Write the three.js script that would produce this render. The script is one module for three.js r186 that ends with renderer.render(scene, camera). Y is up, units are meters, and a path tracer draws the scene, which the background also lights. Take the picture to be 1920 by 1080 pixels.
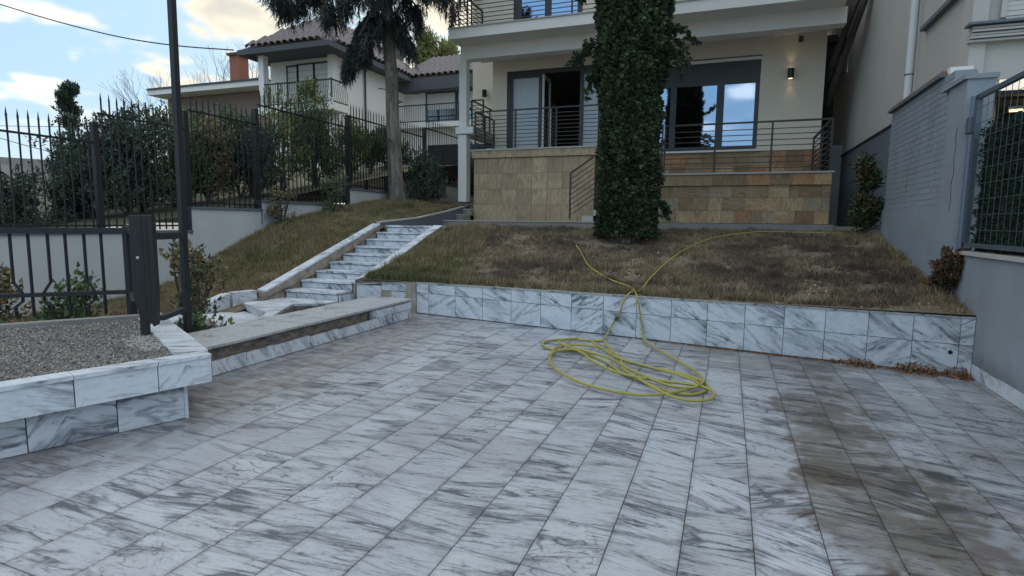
import * as THREE from 'three';
import { mergeGeometries } from 'three/addons/utils/BufferGeometryUtils.js';
import { RoundedBoxGeometry } from 'three/addons/geometries/RoundedBoxGeometry.js';

// ---------------------------------------------------------------- camera, sky, sun, exposure
const scene = new THREE.Scene();
const camera = new THREE.PerspectiveCamera(53.26, 16 / 9, 0.05, 900);
camera.rotation.order = 'YXZ';
camera.position.set(0, 1.42, 0);
camera.rotation.set(THREE.MathUtils.degToRad(-6.57), THREE.MathUtils.degToRad(20.5), THREE.MathUtils.degToRad(0.648));

const renderer = new THREE.WebGLRenderer({ antialias: true });
renderer.toneMapping = THREE.LinearToneMapping;
renderer.toneMappingExposure = 3.2;
renderer.shadowMap.enabled = true;
renderer.setSize(1024, 576);

// random numbers and noise
function rng(seed) { let a = seed >>> 0; return () => { a = (a + 0x6D2B79F5) | 0; let t = Math.imul(a ^ (a >>> 15), 1 | a); t = (t + Math.imul(t ^ (t >>> 7), 61 | t)) ^ t; return ((t ^ (t >>> 14)) >>> 0) / 4294967296; }; }
const PERM = new Uint8Array(512); { const r = rng(91); const p = [...Array(256).keys()]; for (let i = 255; i > 0; i--) { const j = Math.floor(r() * (i + 1)); [p[i], p[j]] = [p[j], p[i]]; } for (let i = 0; i < 512; i++) PERM[i] = p[i & 255]; }
const G2 = []; for (let i = 0; i < 16; i++) G2.push([Math.cos(i * Math.PI / 8), Math.sin(i * Math.PI / 8)]);
function noise(x, y) {
  const xi = Math.floor(x), yi = Math.floor(y), fx = x - xi, fy = y - yi, X = xi & 255, Y = yi & 255;
  const u = fx * fx * fx * (fx * (fx * 6 - 15) + 10), v = fy * fy * fy * (fy * (fy * 6 - 15) + 10);
  const a = G2[PERM[X + PERM[Y]] & 15], b = G2[PERM[X + 1 + PERM[Y]] & 15], c = G2[PERM[X + PERM[Y + 1]] & 15], d = G2[PERM[X + 1 + PERM[Y + 1]] & 15];
  const n0 = a[0] * fx + a[1] * fy, n1 = b[0] * (fx - 1) + b[1] * fy, n2 = c[0] * fx + c[1] * (fy - 1), n3 = d[0] * (fx - 1) + d[1] * (fy - 1);
  const p = n0 + u * (n1 - n0), q = n2 + u * (n3 - n2);
  return 1.5 * (p + v * (q - p));
}
function fbm(x, y, o = 4) { let s = 0, a = .5, f = 1; for (let i = 0; i < o; i++) { s += a * noise(x * f + i * 17.3, y * f - i * 9.1); a *= .5; f *= 2.03; } return s; }
const sst = (a, b, x) => { const t = Math.min(1, Math.max(0, (x - a) / (b - a))); return t * t * (3 - 2 * t); };
const lerp = (a, b, t) => a + (b - a) * t;
const mix3 = (a, b, t) => [lerp(a[0], b[0], t), lerp(a[1], b[1], t), lerp(a[2], b[2], t)];

// one sky: blue with broken backlit cloud, paler towards the sun and the horizon
const SUN_AZ = -0.14, SUN_EL = 0.46;   // azimuth from -z towards +x
const sunDir = new THREE.Vector3(Math.sin(SUN_AZ) * Math.cos(SUN_EL), Math.sin(SUN_EL), -Math.cos(SUN_AZ) * Math.cos(SUN_EL));
function skyCol(x, y, z) {
  const cs = x * sunDir.x + y * sunDir.y + z * sunDir.z, yy = Math.max(0, y);
  const near = Math.pow(Math.max(0, cs * .5 + .5), 4);
  let col = mix3([.14, .235, .35], [.15, .24, .305], Math.exp(-yy * 3.0));
  col = mix3(col, [.46, .415, .33], Math.exp(-yy * 12) * (.40 + .45 * near));
  col = mix3(col, [.44, .41, .33], Math.pow(near, 3) * .6);
  if (y > 0) {
    const s = 1.1 / (y + .14), px = x * s, pz = z * s;
    const w = fbm(px * 2.2 + 3.1, pz * 2.2 + 8.2, 3) * .3;
    const f = .8 * fbm(px * 2.9 + w + 25.5, pz * 2.9 - w + 1.7, 7) + .5 * fbm(px * .8 + 65.3, pz * .8 + 35.6, 2) + .30 * near - .17 + .28 * sst(.36, .65, y);
    const dens = sst(-.04, .22, f), thick = sst(.08, .34, f), puff = .5 + .9 * fbm(px * 7 + 2, pz * 7, 4);
    const back = sst(.12, .62, near);
    const rim = mix3([.70, .68, .64], [.37, .335, .26], back), core = mix3([.55, .55, .56], [.235, .225, .205], back);
    const cc = mix3(rim, core, Math.min(1, Math.max(0, thick * (.3 + .7 * puff))));
    col = mix3(col, cc, dens * sst(.07, .21, y) * (.75 + .22 * back));
  } else col = mix3(col, [.10, .095, .085], sst(0, .12, -y));
  return col;
}

function skyTexture() {
  const W = 2048, H = 1024, d = new Float32Array(W * H * 4);
  for (let j = 0; j < H; j++) {
    const el = ((j + .5) / H - .5) * Math.PI, y = Math.sin(el), c = Math.cos(el);
    for (let i = 0; i < W; i++) {
      const az = ((i + .5) / W - .5) * 2 * Math.PI, x = Math.cos(az) * c, z = Math.sin(az) * c;
      const k = (j * W + i) * 4;
      const col = skyCol(x, y, z);
      d[k] = col[0]; d[k + 1] = col[1]; d[k + 2] = col[2]; d[k + 3] = 1;
    }
  }
  const t = new THREE.DataTexture(d, W, H, THREE.RGBAFormat, THREE.FloatType);
  t.mapping = THREE.EquirectangularReflectionMapping; t.magFilter = THREE.LinearFilter; t.minFilter = THREE.LinearFilter; t.needsUpdate = true;
  return t;
}
const sky = skyTexture();
scene.background = sky; scene.environment = sky;
const sun = new THREE.DirectionalLight(new THREE.Color(1, .90, .74), 0.8);
sun.position.copy(sunDir).multiplyScalar(60); sun.target.position.set(0, 0, -8);
sun.castShadow = true; sun.shadow.radius = 20; sun.shadow.mapSize.set(2048, 2048);
Object.assign(sun.shadow.camera, { left: -35, right: 35, top: 35, bottom: -35, near: 1, far: 150 });
scene.add(sun, sun.target);

// ---------------------------------------------------------------- helpers
const taken = new Map();
function numbered(n) { const k = taken.get(n) || 0; taken.set(n, k + 1); return k ? n + '_' + String(k).padStart(3, '0') : n; }
function tag(o, label, category, group, kind) { if (label) o.userData.label = label; if (category) o.userData.category = category; if (group) o.userData.group = group; if (kind) o.userData.kind = kind; return o; }
function thing(name, label, category, pos = [0, 0, 0], group) { const o = new THREE.Group(); o.name = numbered(name); o.position.set(...pos); scene.add(o); return tag(o, label, category, group); }
function part(name, geo, mat, parent) {
  if (Array.isArray(geo)) geo = geo.length > 1 ? mergeGeometries(geo.map(g => { const h = g.index ? g.toNonIndexed() : g; for (const k of Object.keys(h.attributes)) if (!['position', 'normal', 'uv'].includes(k)) h.deleteAttribute(k); return h; })) : geo[0];
  const m = new THREE.Mesh(geo, mat); m.name = parent ? name : numbered(name); m.castShadow = m.receiveShadow = true; (parent || scene).add(m); return m;
}
// box given by its two corners, uv in metres
function box(x0, y0, z0, x1, y1, z1) {
  const w = x1 - x0, h = y1 - y0, d = z1 - z0, g = new THREE.BoxGeometry(Math.abs(w), Math.abs(h), Math.abs(d));
  const p = g.attributes.position, n = g.attributes.normal, u = g.attributes.uv, cx = (x0 + x1) / 2, cy = (y0 + y1) / 2, cz = (z0 + z1) / 2;
  for (let i = 0; i < p.count; i++) {
    const X = p.getX(i) + cx, Y = p.getY(i) + cy, Z = p.getZ(i) + cz; p.setXYZ(i, X, Y, Z);
    if (Math.abs(n.getX(i)) > .5) u.setXY(i, Z, Y); else if (Math.abs(n.getY(i)) > .5) u.setXY(i, X, Z); else u.setXY(i, X, Y);
  }
  return g;
}
function bevel(w, h, d, r = .006) { return new RoundedBoxGeometry(w, h, d, 1, r); }
// straight bar of square or round section between two points
function bar(a, b, w, h = w, round = 0) {
  const A = new THREE.Vector3(...a), B = new THREE.Vector3(...b), L = A.distanceTo(B);
  const g = round ? new THREE.CylinderGeometry(w / 2, h / 2, L, round) : new THREE.BoxGeometry(w, L, h);
  const dir = B.clone().sub(A).normalize(), q = new THREE.Quaternion();
  const up = new THREE.Vector3(0, 1, 0);
  if (Math.abs(dir.y) > .999) q.setFromUnitVectors(up, dir);
  else { const xA = new THREE.Vector3().crossVectors(up, dir).normalize(), zA = new THREE.Vector3().crossVectors(xA, dir).normalize(); q.setFromRotationMatrix(new THREE.Matrix4().makeBasis(xA, dir, zA)); }
  g.applyQuaternion(q); g.translate((A.x + B.x) / 2, (A.y + B.y) / 2, (A.z + B.z) / 2); return g;
}
function tube(pts, r, seg = 24, rad = 6) { return new THREE.TubeGeometry(new THREE.CatmullRomCurve3(pts.map(p => new THREE.Vector3(...p))), seg, r, rad); }
// prism from a plan polygon [[x, z], ...] between two heights (numbers or functions of x, z); uv in metres
function prism(poly, y0, y1) {
  const f0 = typeof y0 === 'function' ? y0 : () => y0, f1 = typeof y1 === 'function' ? y1 : () => y1;
  const tri = THREE.ShapeUtils.triangulateShape(poly.map(p => new THREE.Vector2(p[0], p[1])), []);
  const P = [], U = []; const area = poly.reduce((s, p, i) => { const q = poly[(i + 1) % poly.length]; return s + p[0] * q[1] - q[0] * p[1]; }, 0);
  const put = (a, u) => { P.push(...a); U.push(...u); };
  for (const t of tri) {
    let [a, b, c] = t.map(i => poly[i]); const cr = (b[0] - a[0]) * (c[1] - a[1]) - (b[1] - a[1]) * (c[0] - a[0]); if (cr > 0) [b, c] = [c, b];
    for (const q of [a, b, c]) put([q[0], f1(...q), q[1]], q);
    for (const q of [a, c, b]) put([q[0], f0(...q), q[1]], q);
  }
  let s = 0;
  for (let i = 0; i < poly.length; i++) {
    let a = poly[i], b = poly[(i + 1) % poly.length]; if (area > 0) { }
    const L = Math.hypot(b[0] - a[0], b[1] - a[1]), A0 = f0(...a), A1 = f1(...a), B0 = f0(...b), B1 = f1(...b);
    const q = [[[a[0], A0, a[1]], [s, A0]], [[b[0], B0, b[1]], [s + L, B0]], [[b[0], B1, b[1]], [s + L, B1]], [[a[0], A1, a[1]], [s, A1]]];
    const o = area > 0 ? [0, 2, 1, 0, 3, 2] : [0, 1, 2, 0, 2, 3];
    for (const k of o) put(q[k][0], q[k][1]); s += L;
  }
  const g = new THREE.BufferGeometry(); g.setAttribute('position', new THREE.Float32BufferAttribute(P, 3)); g.setAttribute('uv', new THREE.Float32BufferAttribute(U, 2)); g.computeVertexNormals(); return g;
}
// slab whose face is a polygon in a vertical plane, given by corners (3D), pushed back along n by t
function slab(c, n, t, uvo = [0, 0], rot = 0) {
  const N = new THREE.Vector3(...n).normalize().multiplyScalar(t), v = c.map(p => new THREE.Vector3(...p)), w = v.map(p => p.clone().sub(N));
  const e1 = v[1].clone().sub(v[0]).normalize(), nn = new THREE.Vector3(...n).normalize(), e2 = new THREE.Vector3().crossVectors(nn, e1), P = [], U = [];
  const cR = Math.cos(rot), sR = Math.sin(rot);
  const uv = p => { const d = p.clone().sub(v[0]), a = d.dot(e1), b = d.dot(e2); return [uvo[0] + a * cR - b * sR, uvo[1] + a * sR + b * cR]; };
  const tri = (a, b, c2) => { for (const p of [a, b, c2]) { P.push(p.x, p.y, p.z); U.push(...uv(p)); } };
  const nrm = new THREE.Vector3().crossVectors(v[1].clone().sub(v[0]), v[2].clone().sub(v[0])), flip = nrm.dot(nn) < 0, m = v.length;
  const T = (a, b, c2) => flip ? tri(a, c2, b) : tri(a, b, c2);
  for (let i = 1; i < m - 1; i++) { T(v[0], v[i], v[i + 1]); T(w[0], w[i + 1], w[i]); }
  for (let i = 0; i < m; i++) { const j = (i + 1) % m; T(v[i], w[i], w[j]); T(v[i], w[j], v[j]); }
  const g = new THREE.BufferGeometry(); g.setAttribute('position', new THREE.Float32BufferAttribute(P, 3)); g.setAttribute('uv', new THREE.Float32BufferAttribute(U, 2)); g.computeVertexNormals(); return g;
}
function std(rgb, rough = .8, extra = {}) { const { map, ...rest } = extra; const m = new THREE.MeshStandardMaterial({ roughness: rough, metalness: 0, ...rest }); m.color.setRGB(...rgb); if (map) m.map = map; return m; }
// colour texture from a function of (u, v in metres) returning linear rgb; size in metres
function ctex(N, size, fn, tile = true) {
  const d = new Uint8Array(N * N * 4), enc = v => { v = Math.min(1, Math.max(0, v)); return 255 * (v <= .0031308 ? 12.92 * v : 1.055 * Math.pow(v, 1 / 2.4) - .055); };
  for (let j = 0; j < N; j++) for (let i = 0; i < N; i++) { const c = fn((i + .5) / N * size, (j + .5) / N * size), k = (j * N + i) * 4; d[k] = enc(c[0]); d[k + 1] = enc(c[1]); d[k + 2] = enc(c[2]); d[k + 3] = 255; }
  const t = new THREE.DataTexture(d, N, N); t.colorSpace = THREE.SRGBColorSpace; t.magFilter = THREE.LinearFilter; t.minFilter = THREE.LinearMipmapLinearFilter; t.generateMipmaps = true; t.anisotropy = 8;
  if (tile) { t.wrapS = t.wrapT = THREE.MirroredRepeatWrapping; t.repeat.set(1 / size, 1 / size); } t.needsUpdate = true; return t;
}
function gtex(N, size, fn) { const t = ctex(N, size, (u, v) => { const g = fn(u, v); return [g, g, g]; }); t.colorSpace = THREE.NoColorSpace; return t; }

// ---------------------------------------------------------------- materials
// grey veined white marble: p, q run along and across the veins
function marble(p, q, kind, s) {
  // slow bending of the layers, then a fractal of thin broken seams
  const w = fbm(p * 1.6 + s, q * 2.4 - s, 3), big = fbm(p * 3.1 - s, q * 3.6 + s, 4), jag = noise(p * 26 + s, q * 40) + .5 * noise(p * 60, q * 85);
  const bend = kind === 1 ? .10 : .035, wq = q + bend * w + (kind === 1 ? .03 : .006) * big + .0022 * jag, wp = p + (kind === 1 ? .06 * big : 0);
  let v = 0, a = 1;
  const F = kind === 1 ? [[5, 9], [10, 17], [20, 33], [42, 64]] : [[1.6, 9], [2.6, 19], [5, 38], [11, 75]];
  for (let o = 0; o < 4; o++) {
    const n = noise(wp * F[o][0] + s + o * 7.7, wq * F[o][1] - o * 3.1), m = noise(wp * F[o][0] * .8 - s, wq * F[o][1] * .45 + 4 + o * 5) + .35 * big;
    const width = (kind === 1 ? .13 : .17) * (.5 + 1.1 * Math.max(0, m + .25)), open = sst(-.22, .38, m);
    v += a * [.62, .55, .42, .26][o] * sst(width, 0, Math.abs(n)) * open * (.7 + .5 * jag * .5);
  }
  // grey bands of many fine layers
  const band = sst(kind === 2 ? .20 : .02, .55, noise(wp * 1.3 + s * 2, wq * 7.5 + 7) + .35 * noise(wp * 3, wq * 24 + s));
  v += band * (.34 + .28 * noise(wp * 4, wq * 60 + s) + .15 * noise(wp * 12, wq * 130));
  if (kind === 2) v *= .62;
  v = v * 1.5 + .16 * noise(wp * 6, wq * 48) + .10 * noise(wp * 3, wq * 17 + s) + .07 * jag;
  const g = .025 * noise(p * 45, q * 60) + .035 * w;
  return mix3([.55 + g, .575 + g, .605 + g], [.075, .088, .108], Math.min(.9, Math.max(0, v)));
}
// the same stone as three sheets for cladding and steps
const marbleTex = [0, 1, 2].map(k => ctex(1024, 2, (u, v) => { const a = .5, p = u * Math.cos(a) - v * Math.sin(a), q = u * Math.sin(a) + v * Math.cos(a); const kind = [2, 0, 2][k]; let c = marble(p * .8, q * .6, kind, 4.1 + k * 7.3).map(x => x * 1.18); const d = .93 + .1 * fbm(u * 2, v * 2, 3); return c.map(x => x * d); }));
const M = {};
M.marble = marbleTex.map(t => std([1, 1, 1], .38, { map: t }));
M.marbleDirty = std([.62, .60, .55], .6, { map: marbleTex[1] });
M.mortar = std([1, 1, 1], .95, { map: ctex(512, 1, (u, v) => { const f = fbm(u * 9, v * 22, 4), g = .5 + .5 * noise(u * 40, v * 60); return mix3([.085, .062, .05], [.24, .20, .17], Math.min(1, Math.max(0, .4 + f + .2 * g))); }), bumpMap: gtex(512, 1, (u, v) => .5 + .5 * fbm(u * 9, v * 22, 4)), bumpScale: .03 });
M.pale = std([1, 1, 1], .9, { map: ctex(256, 1, (u, v) => { const f = .5 + fbm(u * 7, v * 7, 4); return mix3([.24, .19, .145], [.42, .365, .30], f); }) });
M.roughTop = std([1, 1, 1], .7, { map: ctex(1024, 2, (u, v) => { const f = fbm(u * 5, v * 5, 4), n = noise(u * 55, v * 55), m = marble(u, v, 2, 2.2); const s = sst(.25, .6, f * .8 + .5 * Math.abs(n)); return mix3(mix3(m, [.36, .36, .36], .8), [.17, .155, .14], Math.min(1, s * .9 + .25 * sst(.0, .5, noise(u * 22, v * 22)))); }) });
M.grout = std([.085, .085, .09], .95);
const stuccoTex = (a, b, s) => ctex(512, 3, (u, v) => { const f = .5 + .7 * fbm(u * 1.3 + s, v * .7, 4) + .12 * noise(u * 40, v * 40); return mix3(a, b, Math.min(1, Math.max(0, f))); });
const grainBump = gtex(512, .8, (u, v) => .5 + .35 * noise(u * 90, v * 90) + .3 * noise(u * 40, v * 40));
M.cream = std([1, 1, 1], .92, { map: stuccoTex([.74, .66, .53], [.80, .72, .59], 1), bumpMap: grainBump, bumpScale: .002 });
M.white = std([1, 1, 1], .9, { map: stuccoTex([.72, .69, .64], [.78, .75, .70], 5), bumpMap: grainBump, bumpScale: .0015 });
M.neighbour = std([1, 1, 1], .92, { map: stuccoTex([.43, .41, .375], [.50, .475, .43], 8), bumpMap: grainBump, bumpScale: .002 });
M.greyPaint = std([1, 1, 1], .8, { map: ctex(1024, 4, (u, v) => { const f = .5 + .6 * fbm(u * 1.1, v * .8, 5), st = sst(.0, .6, fbm(u * 3.5, v * .6, 5)), dr = sst(.2, .6, fbm(u * 9 + 4 + .3 * noise(u * 3, v * 3), v * 1.1, 4)) * sst(-.05, .4, fbm(u * .8, v * .9 + 3, 3)), pt = sst(.10, .16, fbm(u * .9 + 7, v * 1.3, 4)); let c = mix3([.21, .235, .262], [.30, .325, .35], f); c = mix3(c, [.25, .255, .26], pt * .5); return c.map(x => x * (1 - .14 * st) * (1 - .16 * dr) * (1 + .05 * noise(u * 60, v * 60)) * (1 - .34 * sst(.24, .02, v + .12 * fbm(u * 4, v * 4, 3)))); }), bumpMap: gtex(512, 1.6, (u, v) => .5 + .3 * noise(u * 60, v * 60) + .5 * fbm(u * 5, v * 5, 4)), bumpScale: .006 });
M.greyDark = std([.13, .145, .165], .85, { bumpMap: grainBump, bumpScale: .002 });
M.whitewash = std([1, 1, 1], .9, { map: stuccoTex([.44, .45, .45], [.58, .59, .59], 21), bumpMap: grainBump, bumpScale: .003 });
M.blackMetal = std([.012, .0125, .015], .6);
M.greyMetal = std([.075, .078, .085], .5, { metalness: .25 });
M.brownMetal = std([.05, .043, .042], .55, { metalness: .2 });
M.frame = std([.045, .05, .06], .45);
M.whiteFrame = std([.62, .63, .62], .5);
M.dark = std([.02, .021, .024], .9);
M.room = std([.12, .105, .09], .9);
M.glass = std([.36, .45, .58], .03, { metalness: 1 });
M.blind = std([1, 1, 1], .3, { map: ctex(256, .8, (u, v) => { const f = .5 + .5 * Math.sin(u * 52 + 2 * noise(u * 3, v * .4)), g = noise(u * 2, v); return mix3([.42, .475, .51], [.56, .60, .625], .5 + .35 * f * (.6 + g)); }) });
M.clear = new THREE.MeshPhysicalMaterial({ color: 0xffffff, roughness: .03, transmission: 1, thickness: 0, ior: 1.5 });
M.hose = std([1, 1, 1], .5, { map: ctex(256, .6, (u, v) => { const f = .5 + fbm(u * 12, v * 12, 3); return mix3([.27, .23, .05], [.43, .365, .085], f); }) });
M.bark = std([1, 1, 1], .95, { map: ctex(512, 1.2, (u, v) => { const f = fbm(u * 8, v * 18, 5), c = sst(.0, .25, Math.abs(noise(u * 16 + f * 3, v * 9))); return mix3([.075, .062, .05], [.30, .26, .215], .25 + .6 * c * (.6 + f)); }), bumpMap: gtex(512, 1.2, (u, v) => sst(.0, .25, Math.abs(noise(u * 16 + fbm(u * 8, v * 18, 5) * 3, v * 9)))), bumpScale: .03 });
M.twig = std([.075, .06, .05], .95);
M.leaf = std([1, 1, 1], .9, { side: THREE.DoubleSide });
M.thin = new THREE.MeshPhysicalMaterial({ color: 0xffffff, roughness: .9, transmission: .35, thickness: 0, side: THREE.DoubleSide });
M.stone = [0, 1, 2, 3].map(k => std([1, 1, 1], .8, { map: ctex(512, 1, (u, v) => { // travertine: upright wavy bands, pits
  const w = fbm(u * 4 + k * 3, v * 4, 3) * .12, b = fbm((u + w) * 34 + k * 9, v * 3.2, 3), l = fbm(u * 3 - k, v * 2.4, 3), pit = sst(.34, .5, noise(u * 70 + k, v * 34)) * sst(-.2, .3, b);
  const base = [[.46, .345, .21], [.54, .41, .255], [.41, .315, .205], [.49, .365, .235]][k], lo = [.23, .165, .10];
  return mix3(base, lo, Math.min(1, Math.max(0, .35 + .9 * b + .5 * l))).map(x => x * (1 - .55 * pit)); }), bumpMap: grainBump, bumpScale: .003 }));
M.ledge = std([.42, .40, .36], .85, { bumpMap: grainBump, bumpScale: .003 });
M.concrete = std([1, 1, 1], .95, { map: stuccoTex([.20, .19, .175], [.31, .295, .27], 33), bumpMap: grainBump, bumpScale: .004 });
M.soil = std([1, 1, 1], 1, { map: ctex(1024, 4, (u, v) => { const f = fbm(u * 1.4, v * 1.4, 4), g = fbm(u * 14, v * 14, 3), gr = sst(-.1, .35, f); return mix3(mix3([.095, .068, .048], [.215, .155, .108], .5 + g), [.19, .15, .08], gr * .45); }), bumpMap: gtex(1024, 4, (u, v) => .5 + .6 * fbm(u * 9, v * 9, 4)), bumpScale: .04 });
M.roofTile = std([1, 1, 1], .85, { map: ctex(256, 2, (u, v) => mix3([.13, .108, .105], [.205, .17, .162], .5 + fbm(u * 5, v * 5, 3))) });
M.eave = std([.075, .078, .085], .8);
M.brick = std([.30, .12, .075], .9);
M.shutter = std([.52, .51, .475], .7);

// ---------------------------------------------------------------- ground, driveway, lawn
const floorY = x => -.036 * x;
const TX0 = .176 - .3025 * 20, TZ0 = -2.918 - .4145 * 30;   // joint grid of the tiles
tag(part('ground', new THREE.PlaneGeometry(900, 900, 1, 1).rotateX(-Math.PI / 2).translate(0, -.42, 0), M.concrete), null, null, null, 'structure');
tag(part('road', box(-60, -.41, 6.2, 60, -.30, 14), std([.05, .05, .052], .9)), null, null, null, 'structure');

// tile sheet: every tile has its own cut of marble, dirt in the joints, brown stains
const SX = -4.45, SZ = -7.15, SS = 7.0;
const tileMemo = new Map(), tileRand = (i, j) => { const k = i * 1000 + j; let v = tileMemo.get(k); if (!v) { const r = rng(i * 7919 + j * 104729 + 7); r(); v = [r(), r(), r(), r()]; tileMemo.set(k, v); } return v; };
const driveTex = ctex(2048, SS, (u, v) => {
  const x = u + SX, z = v + SZ, fi = (x - TX0) / .3025, fj = (z - TZ0) / .4145, i = Math.floor(fi), j = Math.floor(fj);
  const a = fi - i, b = fj - j, [r1, r2, r3, r4] = tileRand(i, j);
  const right = sst(1.0, 1.6, (TX0 + (i + .5) * .3025)), kind = r1 < .62 - right * .35 ? 0 : r1 < .76 + right * .12 ? 1 : 2;
  const left = sst(-.2, -1.6, TX0 + (i + .5) * .3025);
  const ang = (r2 < .68 ? (r3 - .5) * .5 : r2 < .85 ? .2 + r3 * .45 : -.2 - r3 * .45) * (1 - .75 * sst(-.9, -1.5, TX0 + (i + .5) * .3025)) + left * .12 - right * .3;
  const c = Math.cos(ang), s = Math.sin(ang), p = x * c - z * s, q = x * s + z * c;
  let col = marble(p * 1.45 + r4 * 40, q * 1.5 + r3 * 30, kind, r4 * 20);
  const tint = (.84 + .22 * r4) * .82 * (1 - .16 * sst(.2, 1.6, x) * sst(-.5, .3, fbm(x * 1.3, z * 1.3 + 7, 4))); col = [col[0] * tint, col[1] * tint * (.985 + .02 * r3), col[2] * tint * (.98 + .03 * r2)];
  // dirt: joints, soft brown patches, foot of the walls
  const e = Math.min(a * .3025, (1 - a) * .3025, b * .4145, (1 - b) * .4145);
  const n1 = fbm(x * 2.1, z * 2.1, 4), n2 = fbm(x * 9, z * 9, 3);
  const joint = sst(.035, 0, e) * sst(-.25, .5, n2 + .2) * .45;
  col = mix3(col, [.15, .13, .13], joint * .8);
  col = mix3(col, [col[0] * .86, col[1] * .80, col[2] * .82], sst(.0, .6, n1 + .12) * .7);
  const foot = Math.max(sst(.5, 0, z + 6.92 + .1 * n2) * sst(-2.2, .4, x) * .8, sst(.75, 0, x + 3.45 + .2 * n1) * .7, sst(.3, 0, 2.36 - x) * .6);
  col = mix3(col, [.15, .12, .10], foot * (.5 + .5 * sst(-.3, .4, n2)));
  // the wet brown stain on the right
  const lx = x - (.45 + .16 * n2 + .30 * fbm(x * 1.2 + 5, z * 1.5, 4)), far = sst(-6.9, -4.6, z), rx = (1.22 + .10 * (z + 4) + .25 * n1) - x;
  let st = .34 * sst(.3, 1.0, x + .3 * n1) * sst(-.25, .3, fbm(x * 1.7 + 2, z * 1.2, 4)) + sst(-.02, .12 + .5 * (1 - far), lx) * sst(-.25, .4, rx + .3 * n2) * (.5 + .5 * far);
  const core = sst(-.15, .35, n1 + .5 * n2 + .1);
  col = mix3(col, [col[0] * .37 + .014, col[1] * .325 + .008, col[2] * .275 + .004], Math.min(.95, st * (.62 + .5 * core) * (.8 + .5 * sst(-.3, .4, fbm(x * 3, z * 22, 3)))));
  const pl = Math.hypot((x - .62) / .22, (z + 3.62) / .12) + .5 * n2, pl2 = Math.hypot((x - .66) / .20, (z + 4.55) / .10) + .6 * n2;
  col = mix3(col, [col[0] * .4 + .012, col[1] * .37 + .01, col[2] * .32 + .006], .8 * Math.max(sst(1.1, .7, pl), sst(1.1, .6, pl2)));
  const spot = Math.hypot((x - 1.235) / .10, (z + 3.93) / .10) + .75 * n2 + .3 * fbm(x * 20, z * 20, 2);
  col = mix3(col, [.035, .035, .036], .8 * sst(1.25, .55, spot));
  { const lx2 = sst(-1.2, .1, x) * sst(1.6, 1.0, x) * sst(-5.4, -6.3, z); col = mix3(col, [col[0] * .6, col[1] * .54, col[2] * .46], .75 * lx2 * sst(-.3, .3, n1 + .3)); }
  const rust = Math.hypot((x - .72) / .05, (z + 2.45) / .3) + .5 * n2; col = mix3(col, [.10, .055, .035], .7 * sst(1.1, .6, rust));
  return col;
}, false);
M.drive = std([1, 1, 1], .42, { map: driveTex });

const driveway = part('driveway', prism([[-4.5, -7.05], [2.42, -7.05], [2.42, 6.2], [-4.5, 6.2]], x => floorY(x) - .3, x => floorY(x) - .006), M.grout);
tag(driveway, null, null, null, 'structure');
{
  const tiles = [], fr = new THREE.Frustum(); camera.aspect = 16 / 9; camera.updateProjectionMatrix(); camera.updateMatrixWorld();
  fr.setFromProjectionMatrix(new THREE.Matrix4().multiplyMatrices(camera.projectionMatrix, camera.matrixWorldInverse));
  const r = rng(5);
  const edgeX = z => z > -2.9 ? -3.35 - Math.max(0, z + 2.6) * .28 : -3.9;
  for (let i = 0; i < 28; i++) for (let j = 0; j < 52; j++) {
    let x0 = TX0 + i * .3025, x1 = x0 + .3025, z0 = TZ0 + j * .4145, z1 = z0 + .4145;
    if (z1 > 5.8 || x1 < -4.2 || x0 > 2.34) continue; z0 = Math.max(z0, -6.95); if (z1 - z0 < .04) continue; x1 = Math.min(x1, 2.36);
    const g = .0022, c = new THREE.Vector3((x0 + x1) / 2, floorY(x0), (z0 + z1) / 2);
    const hid = x1 < edgeX(z1) - .1;
    const vis = [[x0, z0], [x1, z0], [x0, z1], [x1, z1]].some(p => fr.containsPoint(new THREE.Vector3(p[0], floorY(p[0]), p[1])));
    tiles.push({ x0: x0 + g, x1: x1 - g, z0: z0 + g, z1: z1 - g, d: c.length() + (vis && !hid ? 0 : 100), t: [(r() - .5) * .0016, (r() - .5) * .006, (r() - .5) * .006] });
  }
  tiles.sort((a, b) => a.d - b.d);
  const geo = t => { const cx = (t.x0 + t.x1) / 2, cz = (t.z0 + t.z1) / 2, y = (x, z) => floorY(x) + t.t[0] + t.t[1] * (x - cx) + t.t[2] * (z - cz);
    const b = .0025, P = [[t.x0, t.z0], [t.x0, t.z1], [t.x1, t.z1], [t.x1, t.z0]], I = [[t.x0 + b, t.z0 + b], [t.x0 + b, t.z1 - b], [t.x1 - b, t.z1 - b], [t.x1 - b, t.z0 + b]];
    const pos = [], uv = [], V = (p, dy) => { pos.push(p[0], y(...p) + dy, p[1]); uv.push((p[0] - SX) / SS, (p[1] - SZ) / SS); };
    for (const k of [0, 1, 2, 0, 2, 3]) V(I[k], 0);
    for (let k = 0; k < 4; k++) { const n = (k + 1) % 4; V(P[k], -.002); V(P[n], -.002); V(I[n], 0); V(P[k], -.002); V(I[n], 0); V(I[k], 0); V(P[k], -.012); V(P[n], -.012); V(P[n], -.002); V(P[k], -.012); V(P[n], -.002); V(P[k], -.002); }
    const g = new THREE.BufferGeometry(); g.setAttribute('position', new THREE.Float32BufferAttribute(pos, 3)); g.setAttribute('uv', new THREE.Float32BufferAttribute(uv, 2)); g.computeVertexNormals(); return g; };
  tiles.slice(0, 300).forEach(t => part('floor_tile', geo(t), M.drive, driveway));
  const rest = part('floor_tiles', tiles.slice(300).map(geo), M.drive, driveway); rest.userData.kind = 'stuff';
}
driveTex.wrapS = driveTex.wrapT = THREE.MirroredRepeatWrapping;

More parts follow.
